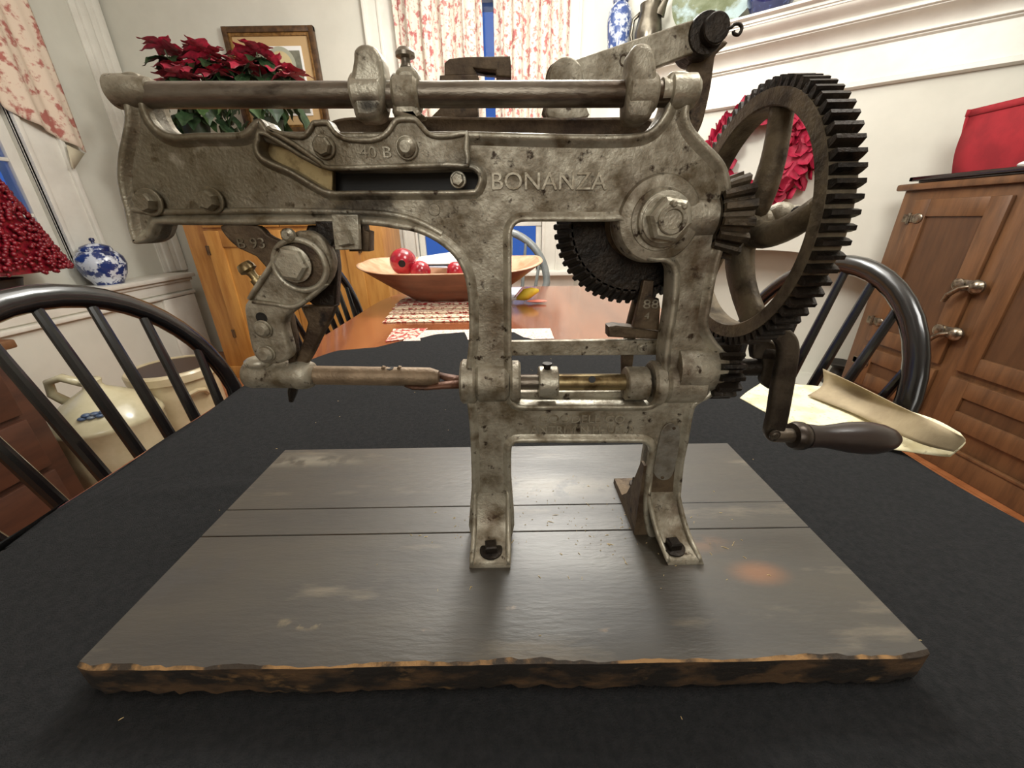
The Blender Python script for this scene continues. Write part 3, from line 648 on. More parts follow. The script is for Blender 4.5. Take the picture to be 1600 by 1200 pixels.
# toile curtain tail on left window
cp = LX+.055
edge_hi = [PX(u, v, cp) for u, v in ((52, 0), (90, 110), (132, 238))]
yr = edge_hi[2].y
def jab(s, t_):
    # s from outer edge (far) to near, t_ from top
    y = yr+.01-s*1.05; zlow = edge_hi[2].z+ (PX(60, 182, cp).z-edge_hi[2].z)*min(1, s/.32)+max(0, s-.32)*.62
    zlow = min(zlow, 2.3); z = 2.42+(zlow-2.42)*t_
    return (cp+.014*sin(s*36)+.006*sin(s*80+t_*3), y, z)
t = thing('window_swag', (cp, yr-.4, 2.42), 'faded red toile curtain tail hanging at the left window', 'curtain')
obj('curtain_panel', MB().grid(jab, 90, 30), 'toile2', t, solid=.003, sharp=3)
tri = [PX(u, v, cp+.01) for u, v in ((104, 226), (132, 240), (116, 264), (112, 262))]
obj('curtain_lining', MB().add([tuple(p) for p in tri], [(0, 1, 2, 3)]), 'lining', t, solid=.003)
obj('curtain_rod', MB().cyl((cp, 1.0, 2.43), (cp, yr+.06, 2.43), .012, 14), 'trim', t)
# crocks on the floor
cY = 1.82; c = P(268, 572, cY); r_ = .175; zr = c.z-.0
t = thing('stoneware_crock', (c.x, cY, 0), 'open tan stoneware crock with a brown inside, against the left wall beside the jug', 'crock')
obj('crock_body', MB().lathe((c.x, cY, 0), (c.x, cY, 1), [(0, r_*.84), (.02, r_*.88), (zr*.5, r_*.98), (zr-.05, r_*.97), (zr-.045, r_*1.06), (zr-.01, r_*1.07), (zr, r_*1.03), (zr, r_*.93), (zr-.15, r_*.9), (.05, r_*.8)], 40), 'crock', t, sharp=.6)
obj('slip_lining', MB().lathe((c.x, cY, zr-.006), (c.x, cY, 0), [(0, r_*.925), (.15, r_*.88), (zr-.08, r_*.78)], 36), 'inside', t)
for sx in (-1, 1):
    d = Vector((cos(radians(-70+70*sx-30)), sin(radians(-70+70*sx-30)), 0)); e = Vector((-d.y, d.x, 0))
    obj('ear_handle', MB().tube([Vector((c.x, cY, zr-.13))+d*r_*.97-e*.05, Vector((c.x, cY, zr-.10))+d*(r_+.02)-e*.03, Vector((c.x, cY, zr-.09))+d*(r_+.028), Vector((c.x, cY, zr-.10))+d*(r_+.02)+e*.03, Vector((c.x, cY, zr-.13))+d*r_*.97+e*.05], .012, 10), 'crock', t)
jY = 1.50; c = P(168, 650, jY); r_ = .185; zs = P(160, 684, jY-.17).z
t = thing('stoneware_jug', (c.x, jY, 0), 'domed grey stoneware jug with blue brushwork and a loop handle, left of the open crock', 'jug')
print('jug', c, zs)
hz = zs+.16
obj('jug_body', MB().lathe((c.x, jY, 0), (c.x, jY, 1), [(0, r_*.88), (.02, r_*.93), (zs*.6, r_), (zs-.01, r_), (zs, r_*1.03), (zs+.012, r_*1.0), (zs+.05, r_*.88), (zs+.09, r_*.66), (zs+.125, r_*.38), (zs+.145, r_*.2), (zs+.16, r_*.16), (hz+.02, r_*.19), (hz+.028, r_*.15)], 40), 'jug', t, sharp=1)
A_ = Vector((c.x, jY, zs))
obj('loop_handle', MB().tube([A_+Vector((-.11, -.02, .085)), A_+Vector((-.15, -.03, .13)), A_+Vector((-.14, -.03, .185)), A_+Vector((-.09, -.02, .20)), A_+Vector((-.03, 0, .165))], [.022, .02, .019, .02, .02], 12, flat=.8), 'jug', t, sharp=2)
sp_ = MB()
for i in range(7):
    an = radians(-68+i*5); rr_ = r_*(.80-.03*(i % 2)); zz = zs+.068+.010*(i % 2)
    sp_.sphere((c.x+rr_*cos(an), jY+rr_*sin(an), zz), .016, 8, (1, 1, .55))
obj('blue_flower', sp_, 'cobalt', t, sharp=3)

# ================================================================== BACK WALL THINGS
# poinsettias: every leaf and bract its own part
def leaf_mesh(name, m_, w, L_, lob=0):
    def fn(s, t_):
        ww = w*(sin(pi*min(1, t_**.8))**.9)*(1+.22*lob*sin(t_*13)); x = (s*2-1)*ww
        return (x, t_*L_, -.25*L_*t_*t_+abs(x)*.35+.004*sin(20*t_))
    return MB().grid(fn, 4, 8).mesh(name, M[m_], sharp=3)
LB = leaf_mesh('bract', 'bract', .044, .135, 1); LG = leaf_mesh('leaf', 'leaf', .042, .14, 1); LG2 = leaf_mesh('leaf', 'leaf2', .040, .13, 1)
def poinsettia(u0, u1, vtop, Y, label, heads):
    cx_ = (P(u0, 200, Y).x+P(u1, 200, Y).x)/2; zb = cz1
    t = thing('potted_poinsettia', (cx_, Y, zb), label, 'plant', 'poinsettias on the pine cupboard'); L0 = Vector((cx_, Y, zb))
    obj('pot', MB().lathe(L0, L0+Vector((0, 0, 1)), [(0, .06), (.01, .064), (.11, .082), (.125, .086), (.125, .07)], 24), 'foil', t, sharp=.8)
    sm_ = MB(); rnd = random.Random(int(u0))
    for (u, v) in heads:
        hpt = P(u, v, Y)+Vector((0, rnd.uniform(-.06, .06), 0)); rel = hpt-L0
        sm_.tube([L0+Vector((0, 0, .1)), L0+Vector((rel.x*.35, rel.y*.35, rel.z*.55)), hpt], [.006, .005, .004], 6)
        for ring, (n_, tilt, sc) in enumerate(((6, .15, 1.0), (5, .65, .72))):
            for i in range(n_):
                an = 2*pi*i/n_+rnd.uniform(-.3, .3)+ring*.5
                o = link('bract', LB, t, False); o.location = rel; k_ = sc*rnd.uniform(.85, 1.15); o.scale = (k_, k_, k_)
                o.rotation_euler = (tilt+rnd.uniform(-.35, .25), rnd.uniform(-.3, .3), an)
        for i in range(6):
            an = 2*pi*i/6+rnd.uniform(-.4, .4); o = link('leaf', LG, t, False); o.location = rel+Vector((0, 0, -.03-.02*rnd.random())); o.rotation_euler = (-.25+rnd.uniform(-.3, .2), rnd.uniform(-.3, .3), an)
        c_ = MB().sphere(hpt+Vector((0, 0, .008)), .008, 8)
        sm_.add(c_.v, c_.f)
    for i in range(34):
        an = rnd.uniform(0, 2*pi); o = link('leaf', rnd.choice((LG, LG, LG2)), t, False)
        hh = rnd.uniform(-.02, .22); ra = rnd.uniform(.04, .24)
        o.location = Vector((cos(an)*ra, sin(an)*ra*.6, hh+.08)); o.rotation_euler = (-.7+rnd.uniform(-.6, .4), rnd.uniform(-.3, .3), an-pi/2)
    obj('stems', sm_, 'stem', t)
poinsettia(262, 350, 60, 2.86, 'larger, left potted poinsettia with crimson bracts on the pine cupboard', [(262, 80), (300, 74), (330, 86), (322, 96), (284, 108), (338, 118), (262, 122), (300, 128), (352, 106)])
poinsettia(385, 460, 70, 2.93, 'smaller, right potted poinsettia in front of the framed picture', [(378, 86), (404, 84), (428, 104), (448, 116), (392, 108)])
# picture
py = BY-.03
A_ = P(344, 38, py); B_ = P(489, 43, py); C_ = P(503, 190, py); zb_ = P(495, 215, py).z
x0, x1, z1_ = A_.x, B_.x-.0, (A_.z+B_.z)/2; z0_ = z1_-.62
t = thing('framed_picture', ((x0+x1)/2, BY-.01, z0_), 'framed still life with a tan mount hanging left of the window', 'picture')
mb = MB(); fw = .035
for (a, b_) in (((x0, z0_), (x0+fw, z1_)), ((x1-fw, z0_), (x1, z1_)), ((x0, z0_), (x1, z0_+fw)), ((x0, z1_-fw), (x1, z1_))): mb.bbox((a[0], py-.01+(.0012 if b_[0]-a[0] > .1 else 0), a[1]), (b_[0], BY-.002, b_[1]), .005)
obj('outer_frame', mb, 'darkframe', t)
mb = MB(); e = fw; g = .018
for (a, b_) in (((x0+e, z0_+e), (x0+e+g, z1_-e)), ((x1-e-g, z0_+e), (x1-e, z1_-e)), ((x0+e, z0_+e), (x1-e, z0_+e+g)), ((x0+e, z1_-e-g), (x1-e, z1_-e))): mb.bbox((a[0], py-.004+(.001 if b_[0]-a[0] > .1 else 0), a[1]), (b_[0], BY-.002, b_[1]), .003)
obj('gilt_slip', mb, 'gold', t)
e = fw+g; obj('mount', MB().box((x0+e, py+.008, z0_+e), (x1-e, BY-.002, z1_-e)), 'linen', t)
e += .055; obj('white_liner', MB().bbox((x0+e, py+.002, z0_+e), (x1-e, py+.01, z1_-e), .002), 'white', t)
e += .014; cv = obj('canvas', MB().box((x0+e, py+.0005, z0_+e), (x1-e, py+.004, z1_-e-.012)), 'paint', t)
cxp = (x0+x1)/2+.05; czp = z1_-.21
obj('painted_plate', MB().lathe((cxp, py+.0004, czp), (cxp, py-.002, czp), [(0, .10), (.0006, .10)], 30), 'palepaint', cv)
obj('painted_dish', MB().lathe((cxp, py-.0003, czp), (cxp, py-.002, czp), [(0, .075), (.0006, .075)], 30), 'cream', cv)
# curtains at the back window: two gathered toile panels
zb_c = P(760, 318, BY-.07).z
def cur(xa, xb, ph):
    def fn(s, t_):
        x = xa+(xb-xa)*s; k_ = s*30+ph
        return (x+.006*sin(k_*1.7+t_*2), BY-.085+.024*sin(k_)+.008*sin(k_*2.3), 2.5+(zb_c-2.5)*t_+.006*sin(k_))
    return fn
xa = P(622, 100, BY-.085).x; xb = P(889, 100, BY-.085).x
xg0 = P(757, 150, BY-.085).x; xg1 = P(775, 150, BY-.085).x
for nm, a, b_, ph, lb in (('toile_curtain', xa, xg0, 0, 'red toile curtain panel on the left half of the back window'), ('toile_curtain', xg1, xb, 2, 'red toile curtain panel on the right half of the back window')):
    o = obj(nm, MB().grid(cur(a, b_, ph), 110, 24), 'toile', sharp=3, solid=.003); tag(o, lb, 'curtain', 'toile curtains at the back window')
t = thing('curtain_rod', ((xa+xb)/2, BY-.09, 2.5), 'white rod carrying the toile curtains of the back window', 'curtain rod')
obj('rod', MB().cyl((xa-.03, BY-.085, 2.505), (xb+.03, BY-.085, 2.505), .011, 14), 'trim', t)
obj('bracket', MB().bbox((xa-.02, BY-.085, 2.49), (xa-.005, BY-.0, 2.52), .002).bbox((xb+.005, BY-.085, 2.49), (xb+.02, BY, 2.52), .002), 'trim', t)

# ================================================================== MANTEL THINGS
def mantel(u, v_, d=.13):
    s, z = onD(u, v_, d); return Vector(DW(s, d, MZ))
def pxs(u, v, d=.13):                                        # metres per pixel at that spot
    a = FW + CR*((u-800)/F) + CU*((600-v)/F); base = DA+DN*d; return base.dot(DN)/a.dot(DN)/F
V = mantel(966, 60); k_ = pxs(966, 60)
H = 2.2*.0+onD(966, 0, .13)[1]-MZ
t = thing('tall_vase', V, 'tall narrow blue and white vase at the left end of the mantel', 'vase')
obj('vase_body', MB().lathe(V, V+Vector((0, 0, 1)), [(0, 13*k_), (.01, 14*k_), (H*.35, 17*k_), (H*.62, 19*k_), (H*.8, 17*k_), (H*.9, 12*k_), (H*.93, 10.5*k_)], 30), 'bluewhite2', t, sharp=1)
obj('vase_neck', MB().lathe(V+Vector((0, 0, H*.93)), V+Vector((0, 0, 9)), [(0, 11*k_), (.012, 12.5*k_), (.05, 12.5*k_), (.055, 10*k_)], 24), 'bluewhite2', t, sharp=.8)
V = mantel(1013, 50); H = onD(1013, 8, .13)[1]-MZ
t = thing('pewter_pitcher', V, 'dull pewter pitcher beside the tall vase on the mantel', 'pitcher')
obj('pitcher_body', MB().lathe(V, V+Vector((0, 0, 1)), [(0, 15*k_), (.008, 16*k_), (H*.2, 19*k_), (H*.42, 20*k_), (H*.66, 17*k_), (H*.85, 14.5*k_), (H, 15.5*k_), (H, 14*k_), (H*.7, 14*k_)], 30), 'pewter', t, sharp=.8)
D_ = DDIR
obj('spout', MB().tube([V+D_*13*k_+Vector((0, 0, H*.72)), V+D_*19*k_+Vector((0, 0, H*.95)), V+D_*25*k_+Vector((0, 0, H*1.09))], [9*k_, 5*k_, 2.5*k_], 12), 'pewter', t)
obj('handle', MB().tube([V-D_*15*k_+Vector((0, 0, H*.88)), V-D_*25*k_+Vector((0, 0, H*.78)), V-D_*27*k_+Vector((0, 0, H*.45)), V-D_*22*k_+Vector((0, 0, H*.18)), V-D_*17*k_+Vector((0, 0, H*.12))], 2.6*k_, 10), 'pewter', t, sharp=2)
V = mantel(1113, 30, .08); R_ = 66*pxs(1113, 10, .08)
t = thing('painted_plate', V, 'large round plate painted with a grey-green landscape leaning on the mantel', 'plate')
nd = (DN*.97+Vector((0, 0, .22))).normalized(); c = V+Vector((0, 0, R_*.98))
obj('plate_disc', MB().lathe(c-nd*.02, c+nd, [(0, R_*.55), (.006, R_*.62), (.022, R_*.98), (.026, R_), (.022, R_*.93), (.012, R_*.62), (.010, .01)], 48), 'platepaint', t, sharp=.8)
V = mantel(1204, 8, .15); k2 = pxs(1204, 8, .15)
t = thing('navy_bowl', V, 'dark navy glazed bowl right of the painted plate on the mantel', 'bowl')
obj('bowl_body', MB().lathe(V, V+Vector((0, 0, 1)), [(0, 16*k2), (.01, 17*k2), (.03, 26*k2), (.08, 34*k2), (.12, 36*k2), (.12, 33*k2), (.05, 22*k2)], 30), 'navy', t, sharp=.8)
# wreath on the chimney wall
s, z = onD(1186, 243, .03); kw = pxs(1186, 243, .03); C0 = Vector(DW(s, .05, z))
t = thing('petal_wreath', C0, 'crimson wreath of layered petals seen through the large gear wheel', 'wreath')
Rw = 58*kw; rt = 20*kw
obj('wreath_ring', MB().tube([C0+(DDIR*cos(a)+Vector((0, 0, 1))*sin(a))*Rw for a in [2*pi*i/40 for i in range(40)]], rt*.8, 10, closed=True), 'petal', t)
pm = MB().grid(lambda a, b: ((a-.5)*1.3*sin(pi*min(1, b*.9+.12)), b*1.25, .55*(a-.5)**2+.3*b*b), 4, 4).mesh('petal', M['petal'], sharp=3)
for i in range(170):
    a = i*2.39996; ph = random.uniform(-1.2, 1.9); rd = DDIR*cos(a)+Vector((0, 0, 1))*sin(a)
    nrm = (rd*sin(ph)+DN*cos(ph)).normalized(); tg = (-DDIR*sin(a)+Vector((0, 0, 1))*cos(a)); bi = nrm.cross(tg).normalized()
    rot = Matrix((bi, nrm.cross(bi), nrm)).transposed().to_4x4() @ Matrix.Rotation(random.uniform(-1.5, 1.5), 4, 'Z') @ Matrix.Rotation(random.uniform(.1, .5), 4, 'X')
    o = link('petal', pm, t, False); o.matrix_local = Matrix.Translation(rd*Rw+nrm*rt*.72) @ rot @ Matrix.Scale(rt*.74, 4)
# iron pot on the hearth
s, z = onD(1303, 600, -.1); 
V = Vector(DW(s, -.15, .03))
t = thing('iron_kettle', V, 'small dark flared iron vessel on the hearth behind the right chair', 'kettle')
zt_ = onD(1303, 566, -.15)[1]
h_ = max(.15, zt_-.03)
obj('vessel', MB().lathe(V, V+Vector((0, 0, 1)), [(0, .07), (.01, .08), (h_*.3, .05), (h_*.75, .035), (h_*.82, .05), (h_*.97, .085), (h_, .09), (h_, .08), (h_*.85, .045)], 24), 'kettle', t, sharp=.8)

# ================================================================== THINGS ON THE TABLE
# dough bowl
BC = PZ(706, 472, .752); by = 1.68; bxc = P(706, 440, by).x; t0 = Vector((bxc, by, .775))
kx = pxs  # unused
ux0 = P(566, 408, by).x; ux1 = P(847, 408, by).x; hw = (ux1-ux0)/2; bxc = (ux0+ux1)/2; hd = .205
def bowlpt(a, f, inner=0):
    # a angle, f 0 centre..1 rim
    c_, s_ = cos(a), sin(a); n_ = 3.4
    rx = (hw-inner)*(abs(c_)**(2/n_))*(1 if c_ > 0 else -1); ry = (hd-inner)*(abs(s_)**(2/n_))*(1 if s_ > 0 else -1)
    h = (.140+.026*abs(c_)**3+(.026 if s_ > 0 else -.004)*abs(s_))*max(0, (f-.36)/.64)**1.12
    return Vector((bxc+rx*f, by+ry*f, 0.7625+h+(inner*.5 if f < .95 else 0)))
t = thing('dough_bowl', (bxc, by, .78), 'long carved wooden dough bowl holding red balls and papers', 'bowl')
fr = [0.02, .2, .34, .40, .5, .65, .8, .9, 1.0]; NA = 56
def shell(inner): return [[bowlpt(2*pi*i/NA, f, inner) for i in range(NA)] for f in fr]
def rings(mb, rs):
    n0 = len(mb.v); vs = [v for g in rs for v in g]; fs = [(a*NA+j, a*NA+(j+1) % NA, (a+1)*NA+(j+1) % NA, (a+1)*NA+j) for a in range(len(rs)-1) for j in range(NA)]
    return mb.add(vs, fs+[tuple(range(NA))])
obj('bowl_body', rings(MB(), shell(0)), 'wood', t, sharp=1.5)
obj('bowl_hollow', rings(MB(), shell(.018)), 'bowlrim', t, sharp=1.5)
ro = [bowlpt(2*pi*i/NA, 1, 0) for i in range(NA)]; ri = [bowlpt(2*pi*i/NA, 1, .018) for i in range(NA)]
obj('bowl_rim', MB().add([*ro, *ri], [(j, (j+1) % NA, (j+1) % NA+NA, j+NA) for j in range(NA)]), 'bowlrim', t, solid=.003)
def ball(u, v, Y, rpx, label, hole):
    c = P(u, v, Y); k_ = (P(u+10, v, Y)-c).length/10; r = rpx*k_
    t = thing('red_gourd' if hole else 'red_ball', c-Vector((0, 0, r)), label, 'ornament', 'red ornaments in the dough bowl')
    obj('shell', MB().sphere(c, r, 28), 'ballred', t, sharp=3)
    if hole:
        d = (Vector((0, 0, CZ))-c).normalized()*.9+Vector((-.10, 0, -.12)); d.normalize(); obj('round_hole', MB().cyl(c+d*r*.93, c+d*r*1.004, r*.26, 20), 'hole', t)
ball(630, 409, 1.68, 20.5, 'red round ornament with a dark hole, at the left in the dough bowl', True)
ball(657, 424, 1.66, 16, 'red ball low in front of the holed one, at the bowl rim', False)
ball(712, 424, 1.68, 15, 'dark red ball under the papers in the middle of the dough bowl', False)
for k, (pts, zz, m_, lb) in enumerate(((((648, 413), (655, 402), (722, 392), (760, 396), (760, 414), (700, 412)), 0, 'white', 'topmost folded white paper lying on the balls in the dough bowl'), (((652, 417), (664, 408), (740, 403), (765, 408), (760, 420)), 1, 'bluepaper', 'lower printed paper under the white one in the dough bowl'))):
    Yp = 1.66; q = [P(u, v, Yp) for u, v in pts]
    vs = [Vector((p.x, Yp+(p.z-q[0].z)*3.0, q[0].z+(p.z-q[0].z)*.45-.006*k)) for p in q]
    # keep the drawn outline by moving each corner along its sight line to that tilted sheet
    vs = []
    z0 = q[0].z
    for (u, v) in pts:
        a = FW + CR*((u-800)/F) + CU*((600-v)/F); yy = Yp+(q[0].z-0)*0+max(0, (pts[0][1]-v))*.010; vs.append(a*(yy/a.y)+Vector((0, 0, CZ)))
    o = obj('folded_paper', MB().add(vs, [tuple(range(len(vs)))]), m_, solid=.004, smooth=False); tag(o, lb, 'paper', 'papers in the dough bowl')
# dish and papers under / beside the bowl
c = Vector((bxc, by+.0, .7495))
t = thing('white_platter', c, 'white oval platter under the dough bowl', 'plate')
obj('platter', MB().lathe(c+Vector((0, 0, .0105)), c+Vector((0, 0, 1)), [(0, .16), (.002, .17), (.008, .24), (.010, .235), (.004, .15)], 40, sy=.55), 'white', t, sharp=.9)
for i in range(5):
    z = .749+.0058*i; j = i*.004; zq = z+.0026
    q = [PZ(597+i*5, 504-i*7, zq), PZ(742, 505-i*7, zq)]
    x0 = q[0].x; y0 = q[0].y
    o = obj('placemat', MB().bbox((x0, y0, z), (x0+.44, y0+.15-j*2, z+.0044), .0016), ['mat_edge', 'mat_edge', 'mat_edge', 'mat_edge', 'mat_red'][i])
    tag(o, ['bottom', 'second', 'middle', 'fourth', 'top'][i]+' red and white placemat of the stack in front of the dough bowl', 'placemat', 'stacked placemats')
a = PZ(618, 536, .7525); b2 = PZ(860, 512, .7525)
o = obj('woven_mat', MB().bbox((PZ(640, 520, .752).x, 1.12, .7490), (b2.x, b2.y+.0, .7510), .0008), 'whiteweave'); tag(o, 'white woven table mat partly under the back edge of the black cloth', 'placemat')
aa = PZ(603, 530, .75); o = obj('red_napkin', MB().add([PZ(602, 534, .7505), PZ(615, 514, .7505), PZ(668, 513, .7505), PZ(650, 528, .7505)], [(0, 1, 2, 3)]), 'mat_red', solid=.0015, smooth=False); tag(o, 'red and white napkin left of the white woven mat', 'napkin')
# yellow silk blossom
c = PZ(822, 470, .755)
t = thing('silk_blossom', c, 'yellow silk blossom with a pink petal lying on the bare table', 'flower')
k_ = .0026
obj('yellow_bloom', MB().tube([c+Vector((-.045, 0, .008)), c+Vector((-.02, 0, .018)), c+Vector((0, 0, .028)), c+Vector((.03, 0, .040)), c+Vector((.055, .0, .044))], [.004, .018, .026, .018, .006], 14), 'yellow', t, sharp=2)
obj('stem', MB().tube([c+Vector((-.09, -.01, .003)), c+Vector((-.06, 0, .008)), c+Vector((-.035, 0, .012))], .006, 8), 'white', t)
obj('pink_petal', MB().sphere(c+Vector((.045, -.03, .004)), .045, 12, (1, .4, .12)), 'pink', t)
q = [PZ(796, 470, .752), PZ(796, 448, .752), PZ(812, 447, .752), PZ(806, 466, .752)]
q = [PZ(740, 462, .752), PZ(745, 450, .752), PZ(815, 449, .752), PZ(800, 468, .752)]
o = obj('printed_sheet', MB().add(q, [(0, 1, 2, 3)]), 'bluepaper', solid=.002, smooth=False); tag(o, 'printed sheet on the table between bowl and yellow blossom', 'paper')
# old newspaper, curling, at the right of the cloth
rows = []
front = [(1156, 622, .752), (1235, 664, .7525), (1320, 690, .753), (1400, 703, .757), (1462, 712, .764), (1484, 714, .770)]
mid = [(1168, 612, .752), (1240, 625, .753), (1320, 650, .755), (1400, 672, .765), (1475, 686, .785), (1508, 692, .795)]
back = [(1190, 598, .752), (1262, 602, .753), (1330, 612, .758), (1400, 636, .772), (1460, 655, .792), (1500, 676, .80)]
vs = [PZ(u, v, z) for r in (front, mid, back) for u, v, z in r]
fs = [(r*6+i, r*6+i+1, (r+1)*6+i+1, (r+1)*6+i) for r in range(2) for i in range(5)]
t = thing('old_newspaper', PZ(1300, 650, .75), 'yellowed old newspaper curling at the right edge of the table behind the crank handle', 'newspaper')
def curved(rws, nu, nv):
    R3 = [sm([tuple(PZ(u, v, z)) for u, v, z in r], nu, False) for r in rws]
    cols = [sm([tuple(r[i]) for r in R3], nv, False) for i in range(len(R3[0]))]
    nn = len(cols[0]); return MB().add([p for cc in cols for p in cc], [(i*nn+j, i*nn+j+1, (i+1)*nn+j+1, (i+1)*nn+j) for i in range(len(cols)-1) for j in range(nn-1)])
obj('front_sheet', curved((front, mid, back), 4, 4), 'news', t, solid=.0012, sharp=3)
f2 = [(1262, 618, .757), (1330, 644, .762), (1380, 668, .770), (1440, 694, .780), (1490, 706, .788)]
m2 = [(1285, 602, .775), (1345, 612, .782), (1400, 640, .796), (1455, 668, .806), (1508, 690, .806)]
b2_ = [(1286, 576, .80), (1340, 602, .800), (1400, 632, .806), (1450, 655, .812), (1504, 682, .812)]
obj('turned_sheet', curved((f2, m2, b2_), 4, 4), 'newsback', t, solid=.0012, sharp=3)
# ================================================================== THE APPLE PARER
BT = .783                                                     # top of the mounting board
A = thing('apple_parer', (-.01, .33, BT), 'large antique cast iron crank-handled apple parer bolted to a stained plank board', 'apple parer')
YF = .300
# mounting board: three planks
bd = link('mounting_board', MB().box((-.322, .185, .7512), (.303, .468, .7535)).mesh('mounting_board', M['board']), A); bd['label'] = 'dark stained plank board with a worn bare front edge'
X0, X1, YB0, YB1 = -.3275, .3080, .1790, .4736
s1 = PZ(800, 831, BT).y; s2 = PZ(800, 790, BT).y
def plank(y0, y1, front=False, jag=0):
    rnd = random.Random(int(y0*9999)); mb = MB(); n = 110; c = .0022; e = []
    for i in range(n+1):
        x = X0+(X1-X0)*i/n; j = rnd.uniform(-1, 1); w = sin(i*.35)+sin(i*.13+1)
        cf = (c*(.62+.18*w+.18*j) if front else .0004); cf = max(cf, .0005)
        yf = y0+(.0004*j+.0005*w if front else .0002)
        zb = .7515+(.0012*abs(j) if front else 0)
        # corners are knocked round
        k = min(i, n-i)
        if k < 3: yf += (.003, .0012, .0004)[k] if front else 0
        e.append(((x, yf+.001*(1+j) if front else yf, zb), (x, yf, .757), (x, yf, BT-cf), (x, yf+cf*1.5, BT), (x, y1-.0004, BT), (x, y1, BT-.0006), (x, y1, .7515)))
    vs = [p for r in e for p in r]; m_ = 7
    mi = [1, 1, 2 if front else 0, 0, 0, 1]
    for k in range(6):
        mb.add([], [], 0); 
    base = len(mb.v); mb.v += vs
    for i in range(n):
        for k in range(6): mb.f.append((base+i*m_+k, base+(i+1)*m_+k, base+(i+1)*m_+k+1, base+i*m_+k+1)); mb.mi.append(mi[k])
    for a_, r in ((0, 1), (n, -1)):
        f = tuple(base+a_*m_+k for k in range(m_)); mb.f.append(f if r > 0 else f[::-1]); mb.mi.append(1)
    return mb
for (a, b_, fr_) in ((YB0, s1-.0004, True), (s1+.0004, s2-.0003, False), (s2+.0003, YB1, False)):
    obj('plank', plank(a, b_, fr_), ['board', 'boardedge', 'chamfer'], bd, sharp=.5)

# ---- frame casting
OUT = [(180,128),(184,117),(196,112),(210,113),(221,122),(225,140),(227,162),(236,185),(250,201),(272,209),(310,207),(360,207),(381,203),(395,188),(406,185),(413,192),(428,204),(500,206),(600,206),(700,205),
 (735,205),(800,207),(880,209),(950,210),(1000,207),(1022,196),(1038,174),(1045,150),(1043,125),(1048,113),(1062,110),(1078,113),(1084,125),(1083,150),(1077,176),(1083,197),(1102,220),(1124,242),(1137,263),(1143,293),(1145,330),(1142,368),(1132,388),
 (1126,405),(1118,440),(1111,480),(1107,507),(1116,528),(1133,550),(1143,574),(1136,596),(1112,620),(1091,632),(1084,645),(1076,690),(1069,725),(1064,777),(1063,800),(1066,822),(1075,842),
 (1020,842),(1008,820),(1006,784),(1010,740),(1015,705),(1007,694),(990,692),(900,692),(815,692),(803,696),(799,706),(799,760),(799,842),(737,842),(737,760),(735,690),(731,640),(726,615),(728,575),(732,540),(733,500),(730,455),(723,425),(708,400),(683,379),(652,364),(615,357),(575,352),(500,351),(400,352),(300,352),(251,351),
 (244,357),(239,370),(226,379),(210,381),(204,370),(199,352),(194,325),(188,305),(183,275),(185,240),(192,205),(195,180),(191,155),(183,142)]
SLOT = [(416,213),(500,262),(560,266),(650,266),(725,264),(742,268),(748,278),(744,292),(732,297),(650,298),(560,298),(516,298),(490,286),(455,265),(425,252),(410,243),(405,231),(408,220)]
MID = [(799,385),(799,372),(801,358),(810,348),(830,346),(900,346),(950,346),(972,346),(974,362),(983,382),(998,398),(1018,408),(1040,410),(1051,420),(1052,445),(1049,480),(1043,520),(1038,555),(1037,590),(1030,618),(1018,632),(990,634),(900,634),(820,634),(806,630),(800,615),(799,560),(799,470)]
fr = plate('frame', OUT, YF+.0022, YF+.017, 'iron', A, [SLOT, MID], bev=.0025, n=3, Y=YF)
fr['label'] = 'worn silvery cast iron frame with raised letters'
o2 = px(OUT, YF, 3)
def bead(pts, w, y0=.0, y1=.012, n=3, closed=False, name='bead', m_='iron_light', parent=None):
    return obj(name, MB().rim(px(pts, YF, n, closed), w, YF+y0, YF+y1, closed), m_, parent or fr, sharp=1.2)
mb = MB()
mb.rim(o2, .0052, YF-.0014, YF+.019, True, inset=.0026, yw=YF+.0022)
mb.rim(px(MID, YF, 3), .0044, YF-.0012, YF+.019, True, inset=-.002, yw=YF+.0022)
mb.rim(px(SLOT, YF, 3), .0040, YF-.0022, YF+.016, True, inset=-.0018, yw=YF+.0022)
obj('raised_edge', mb, 'iron_light', fr, sharp=1.2)
mb = MB()
mb.rim(px([(203,327),(240,331),(300,331),(345,330),(420,329),(520,331),(600,334),(650,345),(690,366)], YF, 3, False), .0044, YF-.0002, YF+.008, False)
obj('stiffening_bead', mb, 'iron_light', fr, sharp=1.2)
# darker rear casting glimpsed along the top, and a sheet painted dark as shade behind the slot
TOPR = [(492,214),(498,200),(520,187),(548,182),(590,183),(650,181),(760,182),(900,183),(1000,182),(1022,190),(1030,214)]
plate('rear_rail', TOPR, .330, .348, 'iron_brown', A, bev=.002, Y=.33)
obj('top_deck', MB().bbox((P(500, 205, YF).x, YF+.014, P(800, 212, YF).z-.004), (P(1030, 205, YF).x, .335, P(800, 208, YF).z), .0015), 'iron_brown', A)
plate('slot_backing', [(500,256),(745,256),(755,278),(745,306),(505,306)], .322, .326, 'slot', A, bev=.001, n=0, Y=.322)
plate('slot_slide', [(408,215),(440,228),(520,262),(520,300),(490,290),(440,262),(408,248)], .310, .316, 'brass', A, bev=.001, n=0, Y=.31)
